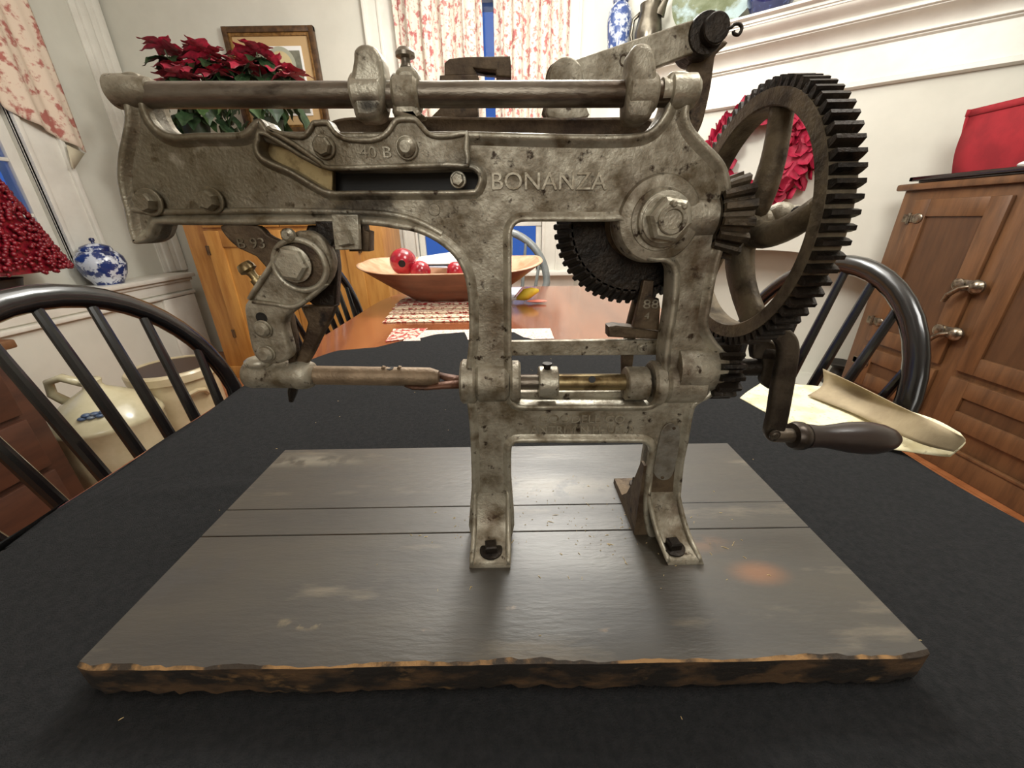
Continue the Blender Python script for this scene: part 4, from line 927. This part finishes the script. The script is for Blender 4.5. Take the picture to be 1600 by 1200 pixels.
# insert plate with the part number
INS = [(417,199),(445,206),(470,210),(480,203),(488,190),(497,188),(514,188),(521,198),(530,208),(547,214),(580,215),(600,207),(610,194),(618,184),(632,182),(650,183),(660,193),(670,205),(684,209),(705,208),(731,205),(732,232),(733,261),(700,262),(600,265),(517,267),(500,258),(460,230),(425,209)]
ins = plate('guide_plate', INS, YF-.003, YF+.006, 'iron', A, bev=.0012, n=2, Y=YF-.003)
obj('plate_rim', MB().rim(px(INS, YF-.003, 2), .0032, YF-.0055, YF+.004, True, inset=.0016), 'iron_light', ins, sharp=1.2)
lettering('raised_number', '40 B', 563, 229, 613, 247, YF-.003, 'iron_light', ins)
def bolt(u, v, Y, rpx, parent=A, sides=6, h=.005, rot=0, m_='iron', name='bolt', washer=1.25, ax=(0, -1, 0)):
    c = P(u, v, Y); k = (P(u+10, v, Y)-c).length/10; r = rpx*k; mb = MB()
    if washer: mb.rot_lathe(c, ax, [(0, r*washer), (.0012, r*washer), (.0016, r*washer*.93)], 24, 0)
    mb.rot_lathe(c, ax, [(0, r), (h*.75, r), (h, r*.82)] if sides < 9 else [(0, r), (h*.6, r), (h, r*.6)], sides, rot)
    return obj(name, mb, m_, parent, sharp=.5)
bolt(507, 230, YF-.0035, 14, ins, 7, .006, .3, 'iron_light'); bolt(636, 231, YF-.0035, 14, ins, 16, .006, 0, 'iron_light')
bolt(716, 281, YF+.002, 10, A, 6, .006, .2, 'iron_light')
bolt(235, 316, YF-.0005, 15, fr, 7, .008, .3, washer=1.35); bolt(331, 313, YF-.0005, 15, fr, 7, .008, .6, washer=1.3)
bolt(679, 328, YF+.003, 7, fr, 4, .0015, .1, washer=1.3)
lettering('raised_lettering', 'BONANZA', 769, 269, 947, 297, YF+.0022, 'letter', fr, .0014)
lettering('maker_lettering', 'GOODELL CO', 842, 648, 975, 660, YF+.0022, 'letter', fr, .0012)
lettering('maker_lettering', 'ANTRIM N.H. U.S.A', 828, 665, 992, 677, YF+.0022, 'letter', fr, .0012)
lettering('cast_mark', 'E', 757, 440, 772, 455, YF+.0022, 'iron', fr, .0008)
# nameplate on right leg
NP = [(1046,662),(1056,664),(1063,672),(1061,700),(1054,735),(1047,748),(1036,751),(1026,746),(1022,735),(1028,700),(1035,672)]
npl = plate('nameplate', NP, YF+.0005, YF+.0032, 'plate', A, bev=.0005, n=3, Y=YF)
npl['label'] = 'small riveted tin nameplate'
bolt(1053, 669, YF+.0005, 2.6, npl, 12, .0008, 0, 'iron_brown', 'rivet', 0); bolt(1035, 746, YF+.0005, 2.6, npl, 12, .0008, 0, 'iron_brown', 'rivet', 0)
# feet
def foot(ua, ub, back=False):
    xa = P(ua, 868, .281).x; xb = P(ub, 868, .281).x
    if not back: pr = [(.3015, BT+.075), (.298, BT+.045), (.291, BT+.020), (.281, BT+.0095), (.264, BT+.0075), (.262, BT+.001), (.262, BT), (.318, BT), (.318, BT+.075)]
    else: pr = [(.312, BT+.070), (.320, BT+.050), (.336, BT+.022), (.352, BT+.009), (.384, BT+.0075), (.386, BT), (.302, BT), (.302, BT+.07)]
    mb = MB(); pr2 = pr
    bm = bmesh.new(); tmp = MB().prism(pr2, 'x', xa, xb)
    return tmp
FP = [(.3040, BT+.070), (.3015, BT+.050), (.2965, BT+.030), (.288, BT+.016), (.279, BT+.0095), (.266, BT+.0075), (.2642, BT+.005), (.264, BT), (.318, BT), (.318, BT+.070)]
FB = [(.3020, BT+.070), (.2998, BT+.050), (.2952, BT+.030), (.287, BT+.016), (.278, BT+.0098), (.2668, BT+.0072), (.2655, BT+.003)]
for ua, ub, va, vb in ((737, 799, 737, 799), (1021, 1075, 1007, 1063)):
    b0, b1 = P(ua, 842, YF).x, P(ub, 842, YF).x; t0_, t1_ = P(va, 775, YF).x, P(vb, 775, YF).x
    def ex(z, side):
        f = max(0, min(1, (z-BT)/.055)); f = f**.8; return (b0+(t0_-b0)*f+.001) if side == 0 else (b1+(t1_-b1)*f-.001)
    k = len(FP); vs = [(ex(z, 0), y, z) for y, z in FP]+[(ex(z, 1), y, z) for y, z in FP]
    fo = obj('foot', MB().add(vs, [tuple(range(k)), tuple(range(2*k-1, k-1, -1))]+[(i, i+k, (i+1) % k+k, (i+1) % k) for i in range(k)]), 'iron', A, sharp=.9)
    for sd, dx in ((0, .0020), (1, -.0020)):
        obj('raised_edge', MB().tube([(ex(z, sd)+dx, y, z) for y, z in FB], [.0016, .0022, .0026, .0026, .0026, .0026, .0024], 8), 'iron_light', fo, sharp=2)
bf = MB().prism([(.310, BT+.085), (.322, BT+.055), (.338, BT+.024), (.352, BT+.010), (.386, BT+.0075), (.387, BT), (.302, BT), (.302, BT+.085)], 'x', P(1000, 842, YF).x-.006, P(1040, 842, YF).x+.004)
bf = obj('foot', bf, 'iron_brown', A, sharp=.9)
def lag(x, y, z, name='lag_bolt', r=.0075):
    mb = MB().rot_lathe((x, y, z), (0, 0, 1), [(0, r*1.45), (.0018, r*1.45), (.0022, r*1.35)], 24, 0).rot_lathe((x, y, z+.002), (0, 0, 1), [(0, r), (.006, r), (.0075, r*.8)], 4, pi/4+.12)
    return obj(name, mb, 'iron_dark', A, sharp=.5)
p = P(768, 872, .276); lag(p.x, .276, BT+.0085); p = P(1049, 868, .276); lag(p.x, .276, BT+.0085); lag(P(990, 755, .372).x+.004, .372, BT+.008, r=.006)

# ---- main bearing boss and nut
BX = P(1031, 343, YF)
obj('bearing_boss', MB().lathe((BX.x, YF+.018, BX.z), (BX.x, 0, BX.z), [(0, .0315), (.016, .0300), (.0185, .0285), (.0200, .0235), (.0202, .0215), (.021, .021)], 48), 'iron', fr, sharp=.5)
obj('boss_flange', MB().lathe((BX.x+.0015, YF-.003, BX.z), (BX.x+.0015, 0, BX.z), [(0, .0190), (.0035, .0185), (.0045, .0165), (.0048, .015)], 40), 'iron_light', fr, sharp=.5)
NX = P(1044, 343, YF-.012)
nt = obj('hex_nut', MB().rot_lathe((NX.x-.0005, YF-.0075, NX.z), (0, -1, 0), [(0, .0162), (.0013, .0162), (.0016, .0155)], 32, 0).rot_lathe((NX.x, YF-.0085, NX.z), (0, -1, 0), [(0, .0150), (.0085, .0150), (.0105, .0126)], 6, .35), 'iron_light', A, sharp=.4)
obj('shaft_end', MB().lathe((NX.x, YF-.018, NX.z), (NX.x, 0, NX.z), [(0, .0098), (.003, .0096), (.0036, .0088), (.0036, .0066), (.0022, .0060), (.0022, .0001)], 30).rot_lathe((NX.x-.001, YF-.019, NX.z+.0095), (0, -1, 0), [(0, .0024), (.003, .0022), (.0038, .0014)], 12, 0).rot_lathe((NX.x+.006, YF-.019, NX.z+.008), (0, -1, 0), [(0, .0022), (.003, .002), (.0038, .0014)], 12, 0), 'iron', nt, sharp=.5)
obj('shaft_housing', MB().lathe((BX.x+.015, YF+.012, BX.z+.001), (1, YF+.012, BX.z+.001), [(0, .016), (.028, .0155), (.033, .0165), (P(1146, 330, YF).x-BX.x-.015, .0165), (P(1146, 330, YF).x-BX.x-.013, .014)], 32), 'iron', fr, sharp=.5)

# ---- guide rod on top
a = P(228, 149, YF+.004); b_ = P(1046, 147, YF+.004); rr = .0073
rod = obj('guide_rod', MB().cyl(a, b_, rr, 28, .001), 'steel', A)
obj('rod_socket', MB().lathe((a.x-.022, a.y, a.z+.002), (b_.x, a.y, a.z+.002), [(0, .006), (.003, .0095), (.014, .0095), (.022, .009), (.0275, .0075)], 26), 'iron_light', fr, sharp=.6)
obj('rod_socket', MB().lathe((b_.x+.018, b_.y, b_.z+.001), (a.x, b_.y, b_.z+.001), [(0, .007), (.003, .010), (.018, .010), (.019, .0078), (.024, .0078)], 26), 'iron_light', fr, sharp=.6)
def lug(pts, name, y0, y1, rx, rc, rl, m_='iron'):
    o = plate(name, pts, y0, y1, m_, A, bev=.0035, n=3, Y=YF)
    c = P(rx, 148, YF+.004)
    obj('sleeve', MB().lathe((c.x-rl/2, c.y, c.z), (c.x+rl, c.y, c.z), [(0, rc-.002), (.002, rc), (rl-.002, rc), (rl, rc-.002)], 28), m_, o, sharp=.6); return o
lug([(559,186),(553,158),(552,125),(556,100),(557,84),(565,75),(577,73),(590,78),(598,92),(602,110),(605,140),(603,165),(597,184),(585,190),(570,190)], 'rod_finger', YF-.006, YF+.014, 578, .0115, .021, 'iron_light')
lug([(976,186),(975,160),(976,130),(980,108),(982,86),(990,74),(1003,71),(1015,78),(1020,95),(1023,118),(1023,150),(1018,175),(1008,192),(985,192)], 'rod_finger', YF-.006, YF+.014, 1000, .0115, .020)
lk = lug([(617,184),(616,150),(617,120),(623,108),(635,104),(648,107),(654,120),(655,150),(655,172),(662,184)], 'rod_collar', YF-.004, YF+.012, 636, .0115, .0165, 'iron_light')
kp = P(635, 106, YF+.004)
obj('thumb_screw', MB().lathe(kp, kp+Vector((0, 0, 1)), [(0, .004), (.002, .003), (.0045, .0028), (.0055, .0060), (.0075, .0060), (.0098, .004), (.0105, .001)], 20), 'steel', lk, sharp=.6)
# ---- pieces behind the rod
blk = plate('cam_block', [(694,119),(694,98),(702,91),(730,88),(797,87),(799,104),(799,121),(775,119),(774,110),(740,106),(747,118)], .345, .362, 'iron_brown', A, bev=.0012, n=0, Y=.345)
plate('fork_web', [(735,101),(794,101),(796,118),(760,117),(745,112)], .352, .358, 'iron_dark', blk, bev=.0008, n=0, Y=.352)
plate('block_base', [(686,132),(687,117),(745,116),(748,121),(748,132)], .342, .360, 'iron_brown', A, bev=.001, n=0, Y=.342)
plate('block_pedestal', [(672,184),(690,166),(692,128),(744,128),(746,166),(748,184)], .343, .359, 'iron_brown', A, bev=.001, n=0, Y=.343)
lv = plate('lever_arm', [(870,140),(866,118),(880,101),(905,91),(960,72),(1030,48),(1090,28),(1110,26),(1124,38),(1126,56),(1116,68),(1090,80),(1022,107),(980,124),(940,140)], .362, .369, 'iron', A, bev=.0012, n=2, Y=.362)
lettering('cast_mark', 'C', 967, 84, 977, 104, .362, 'iron_brown', lv, .0008)
plate('lever_lug', [(856,184),(858,150),(857,120),(862,102),(874,91),(886,88),(899,92),(909,104),(912,125),(914,160),(918,184)], .352, .358, 'iron', A, bev=.0014, n=3, Y=.352)
plate('lever_lug', [(851,184),(853,150),(853,120),(858,103),(868,94),(884,90),(895,96),(905,110),(908,135),(910,184)], .371, .377, 'iron_brown', A, bev=.0014, n=3, Y=.368)
plate('drop_link', [(1078,176),(1074,140),(1078,110),(1086,76),(1096,58),(1120,60),(1138,66),(1120,84),(1116,100),(1112,130),(1106,160),(1098,192),(1088,210),(1078,200)], .376, .386, 'iron_brown', A, bev=.0015, n=3, Y=.376)
pc = P(1117, 46, .357); kk = .38/1.28/601*1.0
pv = obj('pivot_pin', MB().lathe(pc+Vector((-.0035, .006, -.0005)), pc+Vector((-.0035, -1, -.0005)), [(-.028, .0135), (.001, .0135), (.0025, .0128)], 30), 'iron_dark', lv, sharp=.5)
obj('pivot_pin', MB().lathe(pc+Vector((0, .004, 0)), pc+Vector((0, -1, 0)), [(-.02, .0095), (.007, .0095), (.008, .0088)], 30), 'iron_dark', A, sharp=.5)
cp_ = [P(u, v, .354) for u, v in ((1133, 45), (1142, 43), (1148, 38), (1156, 38), (1159, 45), (1154, 54), (1147, 53), (1146, 48))]
obj('cotter_pin', MB().tube(sm([tuple(q) for q in cp_], 4, False), .0012, 8), 'iron_dark', A, sharp=2)

# ---- gears
def gear_body(x0, x1, yc, zc, r, n, h, m_rim, m_teeth, name, parent, r_in=None, spiral=0):
    mb = MB(); ri = r-h; N = n*4
    if r_in:
        vs = []
        for (x, r_) in ((x0+.001, r_in), (x0, r_in+.001), (x0, ri), (x1, ri), (x1, r_in+.001), (x1-.001, r_in)): vs += [(x, yc+cos(2*pi*j/N)*r_, zc+sin(2*pi*j/N)*r_) for j in range(N)]
        fs = [(a*N+j, a*N+(j+1) % N, ((a+1) % 6)*N+(j+1) % N, ((a+1) % 6)*N+j) for a in range(6) for j in range(N)]; mb.add(vs, fs)
    else: mb.lathe((x0, yc, zc), (x1, yc, zc), [(0, ri), (x1-x0, ri)], 48)
    g = obj(name, mb, m_rim, parent, sharp=.5)
    tb = MB(); pw = 2*pi/n
    for i in range(n):
        a = i*pw; sec = [(-.37, -.001), (-.28, h*.5), (-.15, h), (.15, h), (.28, h*.5), (.37, -.001)]
        vs = [(x, yc+cos(a+o_*pw)*(ri+q), zc+sin(a+o_*pw)*(ri+q)) for x in (x0+.0004, x1-.0004) for o_, q in sec]
        tb.add(vs, [tuple(range(5, -1, -1)), tuple(range(6, 12))]+[(j, (j+1) % 6, (j+1) % 6+6, j+6) for j in range(6)])
    obj('gear_teeth', tb, m_teeth, g, sharp=.4); return g
GX0, GX1, GY, GZ, GR_ = .1765, .1935, .3215, CZ-.007, .0920
wheel = gear_body(GX0, GX1, GY, GZ, GR_, 72, .0062, 'rim', 'iron_dark', 'gear_wheel', A, r_in=.0752)
wheel['label'] = 'large spur gear wheel with curved spokes'
for i in range(5):
    a = radians(104+72*i*1.0-0); pts = []; 
    for j in range(9):
        f = j/8; r_ = .012+.0645*f; an = a+.55*(1-f)**1.3-.10; pts.append((GX0+.0086-.003*(1-f), GY+cos(an)*r_, GZ+sin(an)*r_))
    kf = 1.75 if i == 2 else 1.1
    obj('spoke', MB().tube(pts, [.0092, .0088, .0084, .008, .0076, .0074, .0072, .0072, .0074], 14, flat=kf), 'rim', wheel, sharp=2)
hub = obj('hub', MB().lathe((GX0-.004, GY, GZ), (1, GY, GZ), [(0, .017), (.004, .019), (.016, .018), (.020, .012), (.028, .012), (.030, .010)], 30), 'iron', wheel, sharp=.5)
oc = Vector((GX1+.012, GY-.004, GZ+.006))
obj('oil_cup', MB().sphere(oc, .0105, 18).cyl(oc, oc+Vector((.012, 0, 0)), .008, 18), 'iron', wheel, sharp=1)
cc = P(1245, 332, .30)
obj('cotter_pin', MB().tube([cc+Vector((cos(q)*.0032, 0, sin(q)*.0032)) for q in [i*pi/8 for i in range(17)]], .0013, 8).tube([cc+Vector((0, 0, -.003)), cc+Vector((-.004, .004, -.012)), cc+Vector((-.006, .006, -.020))], .0028, 8), 'iron_dark', A, sharp=2)
# bevel pinion on the same shaft
def bevel(center, axis, r0, r1, depth, n, h, m_, name, parent, r_bore=.006, face=None):
    """conical gear: r0 at the near end, r1 at the far end of axis"""
    a = Vector(center); d = Vector(axis).normalized(); up = Vector((0, 0, 1)); up = (up-d*up.dot(d)).normalized(); w = d.cross(up)
    mb = MB().lathe(a, a+d, [(0, r0-h*.9), (depth, r1-h), (depth+.002, r1-h*1.4)], 48); g = obj(name, mb, m_, parent, sharp=.5)
    tb = MB(); pw = 2*pi/n
    for i in range(n):
        b0 = i*pw; sec = [(-.36, -.002), (-.30, h*.55), (-.18, h), (.18, h), (.30, h*.55), (.36, -.002)]
        vs = []
        for (dd, r_, k_) in ((0, r0-h*.9, .75), (depth, r1-h, 1)):
            for o_, q in sec:
                rad = r_+q*k_; an = b0+o_*pw; vs.append(a+d*dd+(up*cos(an)+w*sin(an))*rad)
        tb.add(vs, [tuple(range(5, -1, -1)), tuple(range(6, 12))]+[(j, (j+1) % 6, (j+1) % 6+6, j+6) for j in range(6)])
    obj('gear_teeth', tb, m_, g, sharp=.4); return g
bevel((.1495, .3125, CZ-.001), (1, .0, .0), .0250, .0305, .0180, 15, .0050, 'pinion', 'bevel_pinion', A)
obj('gear_shaft', MB().cyl((.10, .3165, CZ-.003), (.182, .3165, CZ-.003), .008, 20), 'steel', A)
# large bevel gear behind the frame
bg = bevel((BX.x-.003, .334, BX.z-.001), (0, 1, 0), .058, .0685, .013, 54, .0026, 'iron_dark', 'bevel_gear', A)
bg['label'] = 'dark bevel gear half hidden behind the frame'
obj('gear_disc', MB().lathe((BX.x-.003, .337, BX.z-.001), (BX.x-.003, 0, BX.z-.001), [(0, .053), (.001, .052), (.0012, .030), (.016, .020), (.018, .018)], 48), 'iron_brown', bg, sharp=.4)
# lower shaft pinion
PZc = CZ-.007-.092-.0225
gear_body(.1700, .1895, .3130, PZc, .0270, 16, .0065, 'iron_dark', 'iron_dark', 'drive_pinion', A)
sb = P(1105, 575, YF+.01)
obj('shaft_bearing', MB().lathe((sb.x-.030, YF+.012, PZc+.001), (1, YF+.012, PZc+.001), [(0, .022), (.020, .0225), (.033, .021), (.044, .018), (.050, .014)], 36), 'iron', fr, sharp=.7)
obj('crank_shaft', MB().cyl((.158, .313, PZc), (.222, .313, PZc), .0075, 20), 'iron_dark', A)
# ---- crank
ck = plate('crank_arm', [(1196,522),(1212,516),(1230,514),(1244,520),(1253,532),(1256,550),(1252,580),(1244,625),(1236,665),(1226,688),(1214,695),(1204,690),(1201,678),(1206,655),(1213,610),(1221,570),(1223,550),(1217,537),(1203,531)], .287, .2945, 'armsteel', A, bev=.0022, n=3, Y=.284)
ck['label'] = 'bent steel crank arm'
plate('crank_hook', [(1180,538),(1192,533),(1206,533),(1218,540),(1223,554),(1221,580),(1214,606),(1208,611),(1198,606),(1193,597),(1196,575),(1194,563),(1180,562)], .304, .312, 'armsteel', A, bev=.0018, n=2, Y=.302)
obj('crank_boss', MB().cyl(P(1186, 549, .310), P(1210, 551, .310), .0075, 20, .001), 'iron_dark', A)
h0 = P(1222, 680, .290); h1 = P(1406, 686, .290); d = (h1-h0); L_ = d.length; k_ = L_/184
hn = obj('crank_handle', MB().lathe(h0, h1, [((u-1222)*k_, r*k_) for u, r in ((1258,19),(1266,18),(1278,17),(1290,17.5),(1305,20),(1325,23.5),(1345,25),(1362,24.5),(1378,21.5),(1392,16),(1400,10),(1405,3))], 32), 'handle', A, sharp=1.5)
hn['label'] = 'turned dark wooden handle'
obj('ferrule', MB().lathe(h0, h1, [((u-1222)*k_, r*k_) for u, r in ((1236,14),(1237,19),(1243,22),(1252,21.5),(1256,18.5),(1268,17.6),(1269,16))], 32), 'handlemetal', hn, sharp=.8)
obj('handle_pin', MB().cyl(h0-d.normalized()*.008, h0+d.normalized()*.012, 11*k_, 20, .0006), 'steel', A)
bolt(1210, 679, .284, 6, ck, 10, .0025, 0, 'armsteel', 'rivet', 1.4)

# ---- lower spindle
zc_ = P(760, 597, YF+.012).z
sp1 = P(640, 590, .312); rs = .0066
obj('coring_tube', MB().lathe(P(478, 586, .310), P(686, 589, .310), [(0, .0082), (P(686, 589, .310).x-P(478, 586, .310).x-.008, .0082), (P(686, 589, .310).x-P(478, 586, .310).x, .0055)], 26), 'tube', A, sharp=.6)
for u in (597, 622): obj('burr', MB().tube([P(u, 576, .309), P(u+2, 573, .308), P(u+5, 574, .308)], .0012, 6), 'tube', A)
obj('tube_hole', MB().lathe(P(610, 577, .309), P(610, 577, .309)+Vector((0, -.1, .9)), [(-.002, .003), (.0012, .003)], 14), 'slot', A)
obj('coring_spoon', MB().tube([P(632, 603, .305), P(645, 605, .305), P(665, 605, .306), P(690, 602, .308), P(722, 598, .311)], [.001, .0035, .004, .0052, .0078], 14, flat=.6), 'rustred', A, sharp=2)
obj('coring_spoon', MB().tube([P(664, 586, .318), P(680, 584, .318), P(700, 590, .315), P(724, 597, .312)], [.001, .003, .005, .0078], 14, flat=.6), 'rustred', A, sharp=2)
def xcyl(name, u0, u1, v, r, Y, m_, parent=A, e=.001): return obj(name, MB().cyl(P(u0, v, Y), P(u1, v, Y), r, 32, e), m_, parent, sharp=.5)
xcyl('post_bushing', 721, 745, 596, .0195, YF+.010, 'iron', fr, .002); xcyl('post_bushing', 742, 796, 596, .0175, YF+.008, 'iron', fr, .004); xcyl('post_bushing', 797, 813, 596, .0185, YF+.010, 'iron', fr, .002)
xcyl('post_bushing', 1014, 1034, 598, .0195, YF+.010, 'iron', fr, .002); xcyl('post_bushing', 1032, 1098, 598, .0175, YF+.008, 'iron', fr, .004)
xcyl('spindle', 808, 1020, 597, .0068, YF+.012, 'steel')
xcyl('spindle_sleeve', 870, 985, 597, .0074, YF+.012, 'brass')
cl_ = xcyl('set_collar', 841, 871, 597, .0140, YF+.010, 'iron_light')
q = P(855, 573, YF+.008); obj('set_screw', MB().lathe(q-Vector((0, 0, .002)), q+Vector((0, 0, 1)), [(0, .003), (.003, .003), (.0032, .0042), (.0052, .0042)], 14), 'iron_dark', cl_, sharp=.5)
xcyl('thrust_collar', 976, 1010, 599, .0148, YF+.010, 'iron')
obj('sleeve_hole', MB().lathe(P(925, 593, YF+.006), P(925, 593, YF+.006)+Vector((0, -1, .5)), [(-.002, .003), (.0012, .003)], 14), 'slot', A)
plate('rear_web', [(800,626),(1024,624),(1020,640),(800,640)], YF+.017, YF+.030, 'iron', A, bev=.001, n=0, Y=YF)
# flat bar and wedge behind
fb = plate('cross_bar', [(792,534),(1030,531),(1029,555),(792,556)], .336, .342, 'iron', A, bev=.0008, n=0, Y=.336)
bolt(1003, 543, .336, 6, fb, 16, .002, 0, 'iron')
plate('wedge_block', [(951,527),(951,511),(962,509),(1000,513),(1034,518),(1034,531),(990,529)], .330, .345, 'iron_brown', A, bev=.0015, n=0, Y=.33)
wg = plate('trip_arm', [(989,512),(997,478),(1006,438),(1022,439),(1020,464),(1030,467),(1032,480),(1030,517)], .325, .331, 'iron_brown', A, bev=.001, n=0, Y=.325)
lettering('cast_mark', '88', 1004, 468, 1028, 482, .325, 'iron', wg, .0007); lettering('cast_mark', '4', 1006, 488, 1014, 498, .325, 'iron', wg, .0007)
plate('trip_link', [(979,512),(990,470),(1000,440),(1006,470),(996,512),(990,560),(984,610),(972,612),(972,560)], .348, .354, 'iron_brown', A, bev=.001, n=0, Y=.348)

# ---- paring head
YH = .292
arm = plate('paring_arm', [(344,353),(364,351),(402,353),(416,366),(434,375),(458,378),(452,400),(430,420),(415,418),(400,401),(372,388),(351,368)], YH+.008, YH+.015, 'iron_brown', A, bev=.0012, n=2, Y=YH+.008)
lettering('cast_mark', 'B 93', 374, 372, 416, 388, YH+.008, 'iron', arm, .0009)
hd_ = plate('knife_head', [(428,402),(440,378),(456,364),(475,360),(497,368),(512,388),(519,412),(514,436),(500,454),(482,468),(462,484),(446,496),(443,512),(449,535),(453,556),(444,566),(424,570),(404,565),(393,548),(387,520),(381,484),(386,470),(404,446),(416,424)], YH-.001, YH+.011, 'iron', A, bev=.0025, n=2, Y=YH-.001)
hc = P(469, 415, YH-.003)
k_ = (P(479, 415, YH-.003)-hc).length/10
mb = MB().tube([hc+Vector((cos(q)*40*k_, 0, sin(q)*38*k_)) for q in [2*pi*i/40 for i in range(40)]], .0022, 10, closed=True)
obj('raised_ring', mb, 'iron_light', hd_, sharp=2)
mb = MB().rim(px([(431,408),(418,428),(402,452),(394,466)], YH, 3, False), .0030, YH-.005, YH+.004, False).rim(px([(398,470),(430,474),(462,478),(488,462),(508,443)], YH, 3, False), .0030, YH-.004, YH+.004, False)
obj('stiffening_bead', mb, 'iron_light', hd_, sharp=1.2)
obj('hub_recess', MB().lathe(hc+Vector((0, .006, 0)), hc+Vector((0, -1, 0)), [(0, 38*k_), (.0045, 37.5*k_), (.005, 26*k_)], 36), 'iron_brown', hd_, sharp=.5)
bolt(459, 413, YH-.004, 25, hd_, 6, .007, .35, 'iron_light', 'hex_bolt', 1.12)
bolt(453, 367, YH-.003, 10, hd_, 18, .006, 0, 'iron_light', washer=0)
bolt(412, 514, YH-.001, 12, hd_, 18, .005, 0, 'iron_light', washer=1.2); bolt(417, 552, YH-.001, 12, hd_, 18, .006, 0, 'iron_light', washer=1.15)
obj('slot_hole', MB().lathe(P(410, 496, YH)+Vector((0, .001, 0)), P(410, 496, YH)+Vector((0, -1, 0)), [(0, .0042), (.0024, .0042)], 20), 'slot', hd_)
q0 = P(385, 418, YH+.006); q1 = P(404, 440, YH+.006); dd = (q1-q0)
obj('thumb_screw', MB().lathe(q0, q1, [(-.004, .001), (-.003, .005), (0, .0062), (.0025, .0062), (.004, .0035), (.006, .003), (.009, .003), (.0095, .0046), (.013, .0046), (.0132, .0034), (dd.length, .0034)], 18), 'brass', A, sharp=.5)
plate('head_backing', [(480,352),(512,352),(522,378),(527,420),(524,480),(500,482),(478,470),(470,430),(470,380)], YH+.016, YH+.026, 'iron_dark', A, bev=.0015, n=0, Y=YH+.016)
plate('head_stem', [(492,345),(524,345),(526,372),(518,386),(494,380)], YH+.006, YH+.014, 'iron_dark', A, bev=.0015, n=0, Y=YH+.006)
plate('drop_lever', [(470,478),(524,478),(516,500),(500,530),(488,555),(474,578),(452,577),(462,560),(474,530),(480,505)], YH+.012, YH+.020, 'iron_brown', A, bev=.002, n=0, Y=YH+.012)
plate('guide_strip', [(445,492),(452,490),(458,520),(462,552),(460,566),(450,568),(448,530)], YH+.010, YH+.018, 'iron_brown', A, bev=.001, n=0, Y=YH+.01)
# clamp body at foot of head
c0 = P(384, 585, YH+.014); c1 = P(490, 585, YH+.014); L_ = (c1-c0).length
cb = obj('clamp_body', MB().lathe(c0, c1, [(0, .007), (.002, .0105), (.007, .0118), (.014, .0115), (L_-.016, .0118), (L_-.013, .0128), (L_-.006, .0125), (L_-.001, .0105), (L_, .0085)], 32), 'iron', A, sharp=.8)
q = P(404, 566, YH+.01); obj('clamp_lip', MB().sphere(q, .0078, 16, (1.5, 1.1, .7)), 'iron_light', cb, sharp=3)
q = P(470, 600, YH+.012); obj('clamp_lip', MB().sphere(q, .006, 14, (1.2, 1, .7)), 'iron', cb, sharp=3)
obj('knife_pin', MB().tube([P(460, 598, YH+.014), P(457, 612, YH+.014), P(455, 627, YH+.014)], [.004, .004, .002], 10), 'iron_dark', cb)
# top bracket
br = plate('bracket_plate', [(517,335),(559,335),(561,366),(562,390),(523,391)], YH-.001, YH+.004, 'iron_light', A, bev=.0008, n=0, Y=YH-.001)
bolt(540, 372, YH-.001, 15, br, 4, .006, .95, 'iron_light', 'square_bolt', 0)
plate('bracket_block', [(545,352),(568,350),(570,360),(577,362),(577,393),(545,393)], YH+.008, YH+.020, 'iron_brown', A, bev=.001, n=0, Y=YH+.008)

# ---- shavings on the board and cloth
ch_ = MB(); rnd = random.Random(3)
def chip(x, y, z, L_, w):
    a = rnd.uniform(0, pi); c_, s_ = cos(a)*L_/2, sin(a)*L_/2
    ch_.add([(x-c_-s_*w/L_, y-s_+c_*w/L_, z+.0002), (x+c_-s_*w/L_, y+s_+c_*w/L_, z+.0003), (x+c_+s_*w/L_, y+s_-c_*w/L_, z+.0003), (x-c_+s_*w/L_, y-s_-c_*w/L_, z+.0002), (x, y, z+.0009)], [(0, 1, 4), (1, 2, 4), (2, 3, 4), (3, 0, 4), (3, 2, 1, 0)])
for i in range(190):
    cx_, cy_ = rnd.choice(((-.02, .30), (.12, .30), (.13, .32), (.05, .33))); x = rnd.gauss(cx_, .055); y = rnd.gauss(cy_, .035)
    if .19 < y < .465 and abs(x) < .29: chip(x, y, BT, rnd.choice((.0010, .0014, .002, .0034)) if i % 11 else .007, .00035)
for i in range(46):
    x = rnd.uniform(-.5, .5); y = rnd.uniform(.10, .95)
    if not (X0-.01 < x < X1+.01 and YB0-.01 < y < YB1+.01): chip(x, y, .7522, rnd.choice((.0012, .002, .003)), .0004)
o = obj('wood_shavings', ch_, 'chip', smooth=False, fix=False); tag(o, 'pale wood shavings and crumbs strewn over the board and the black cloth', 'shavings', kind='stuff')
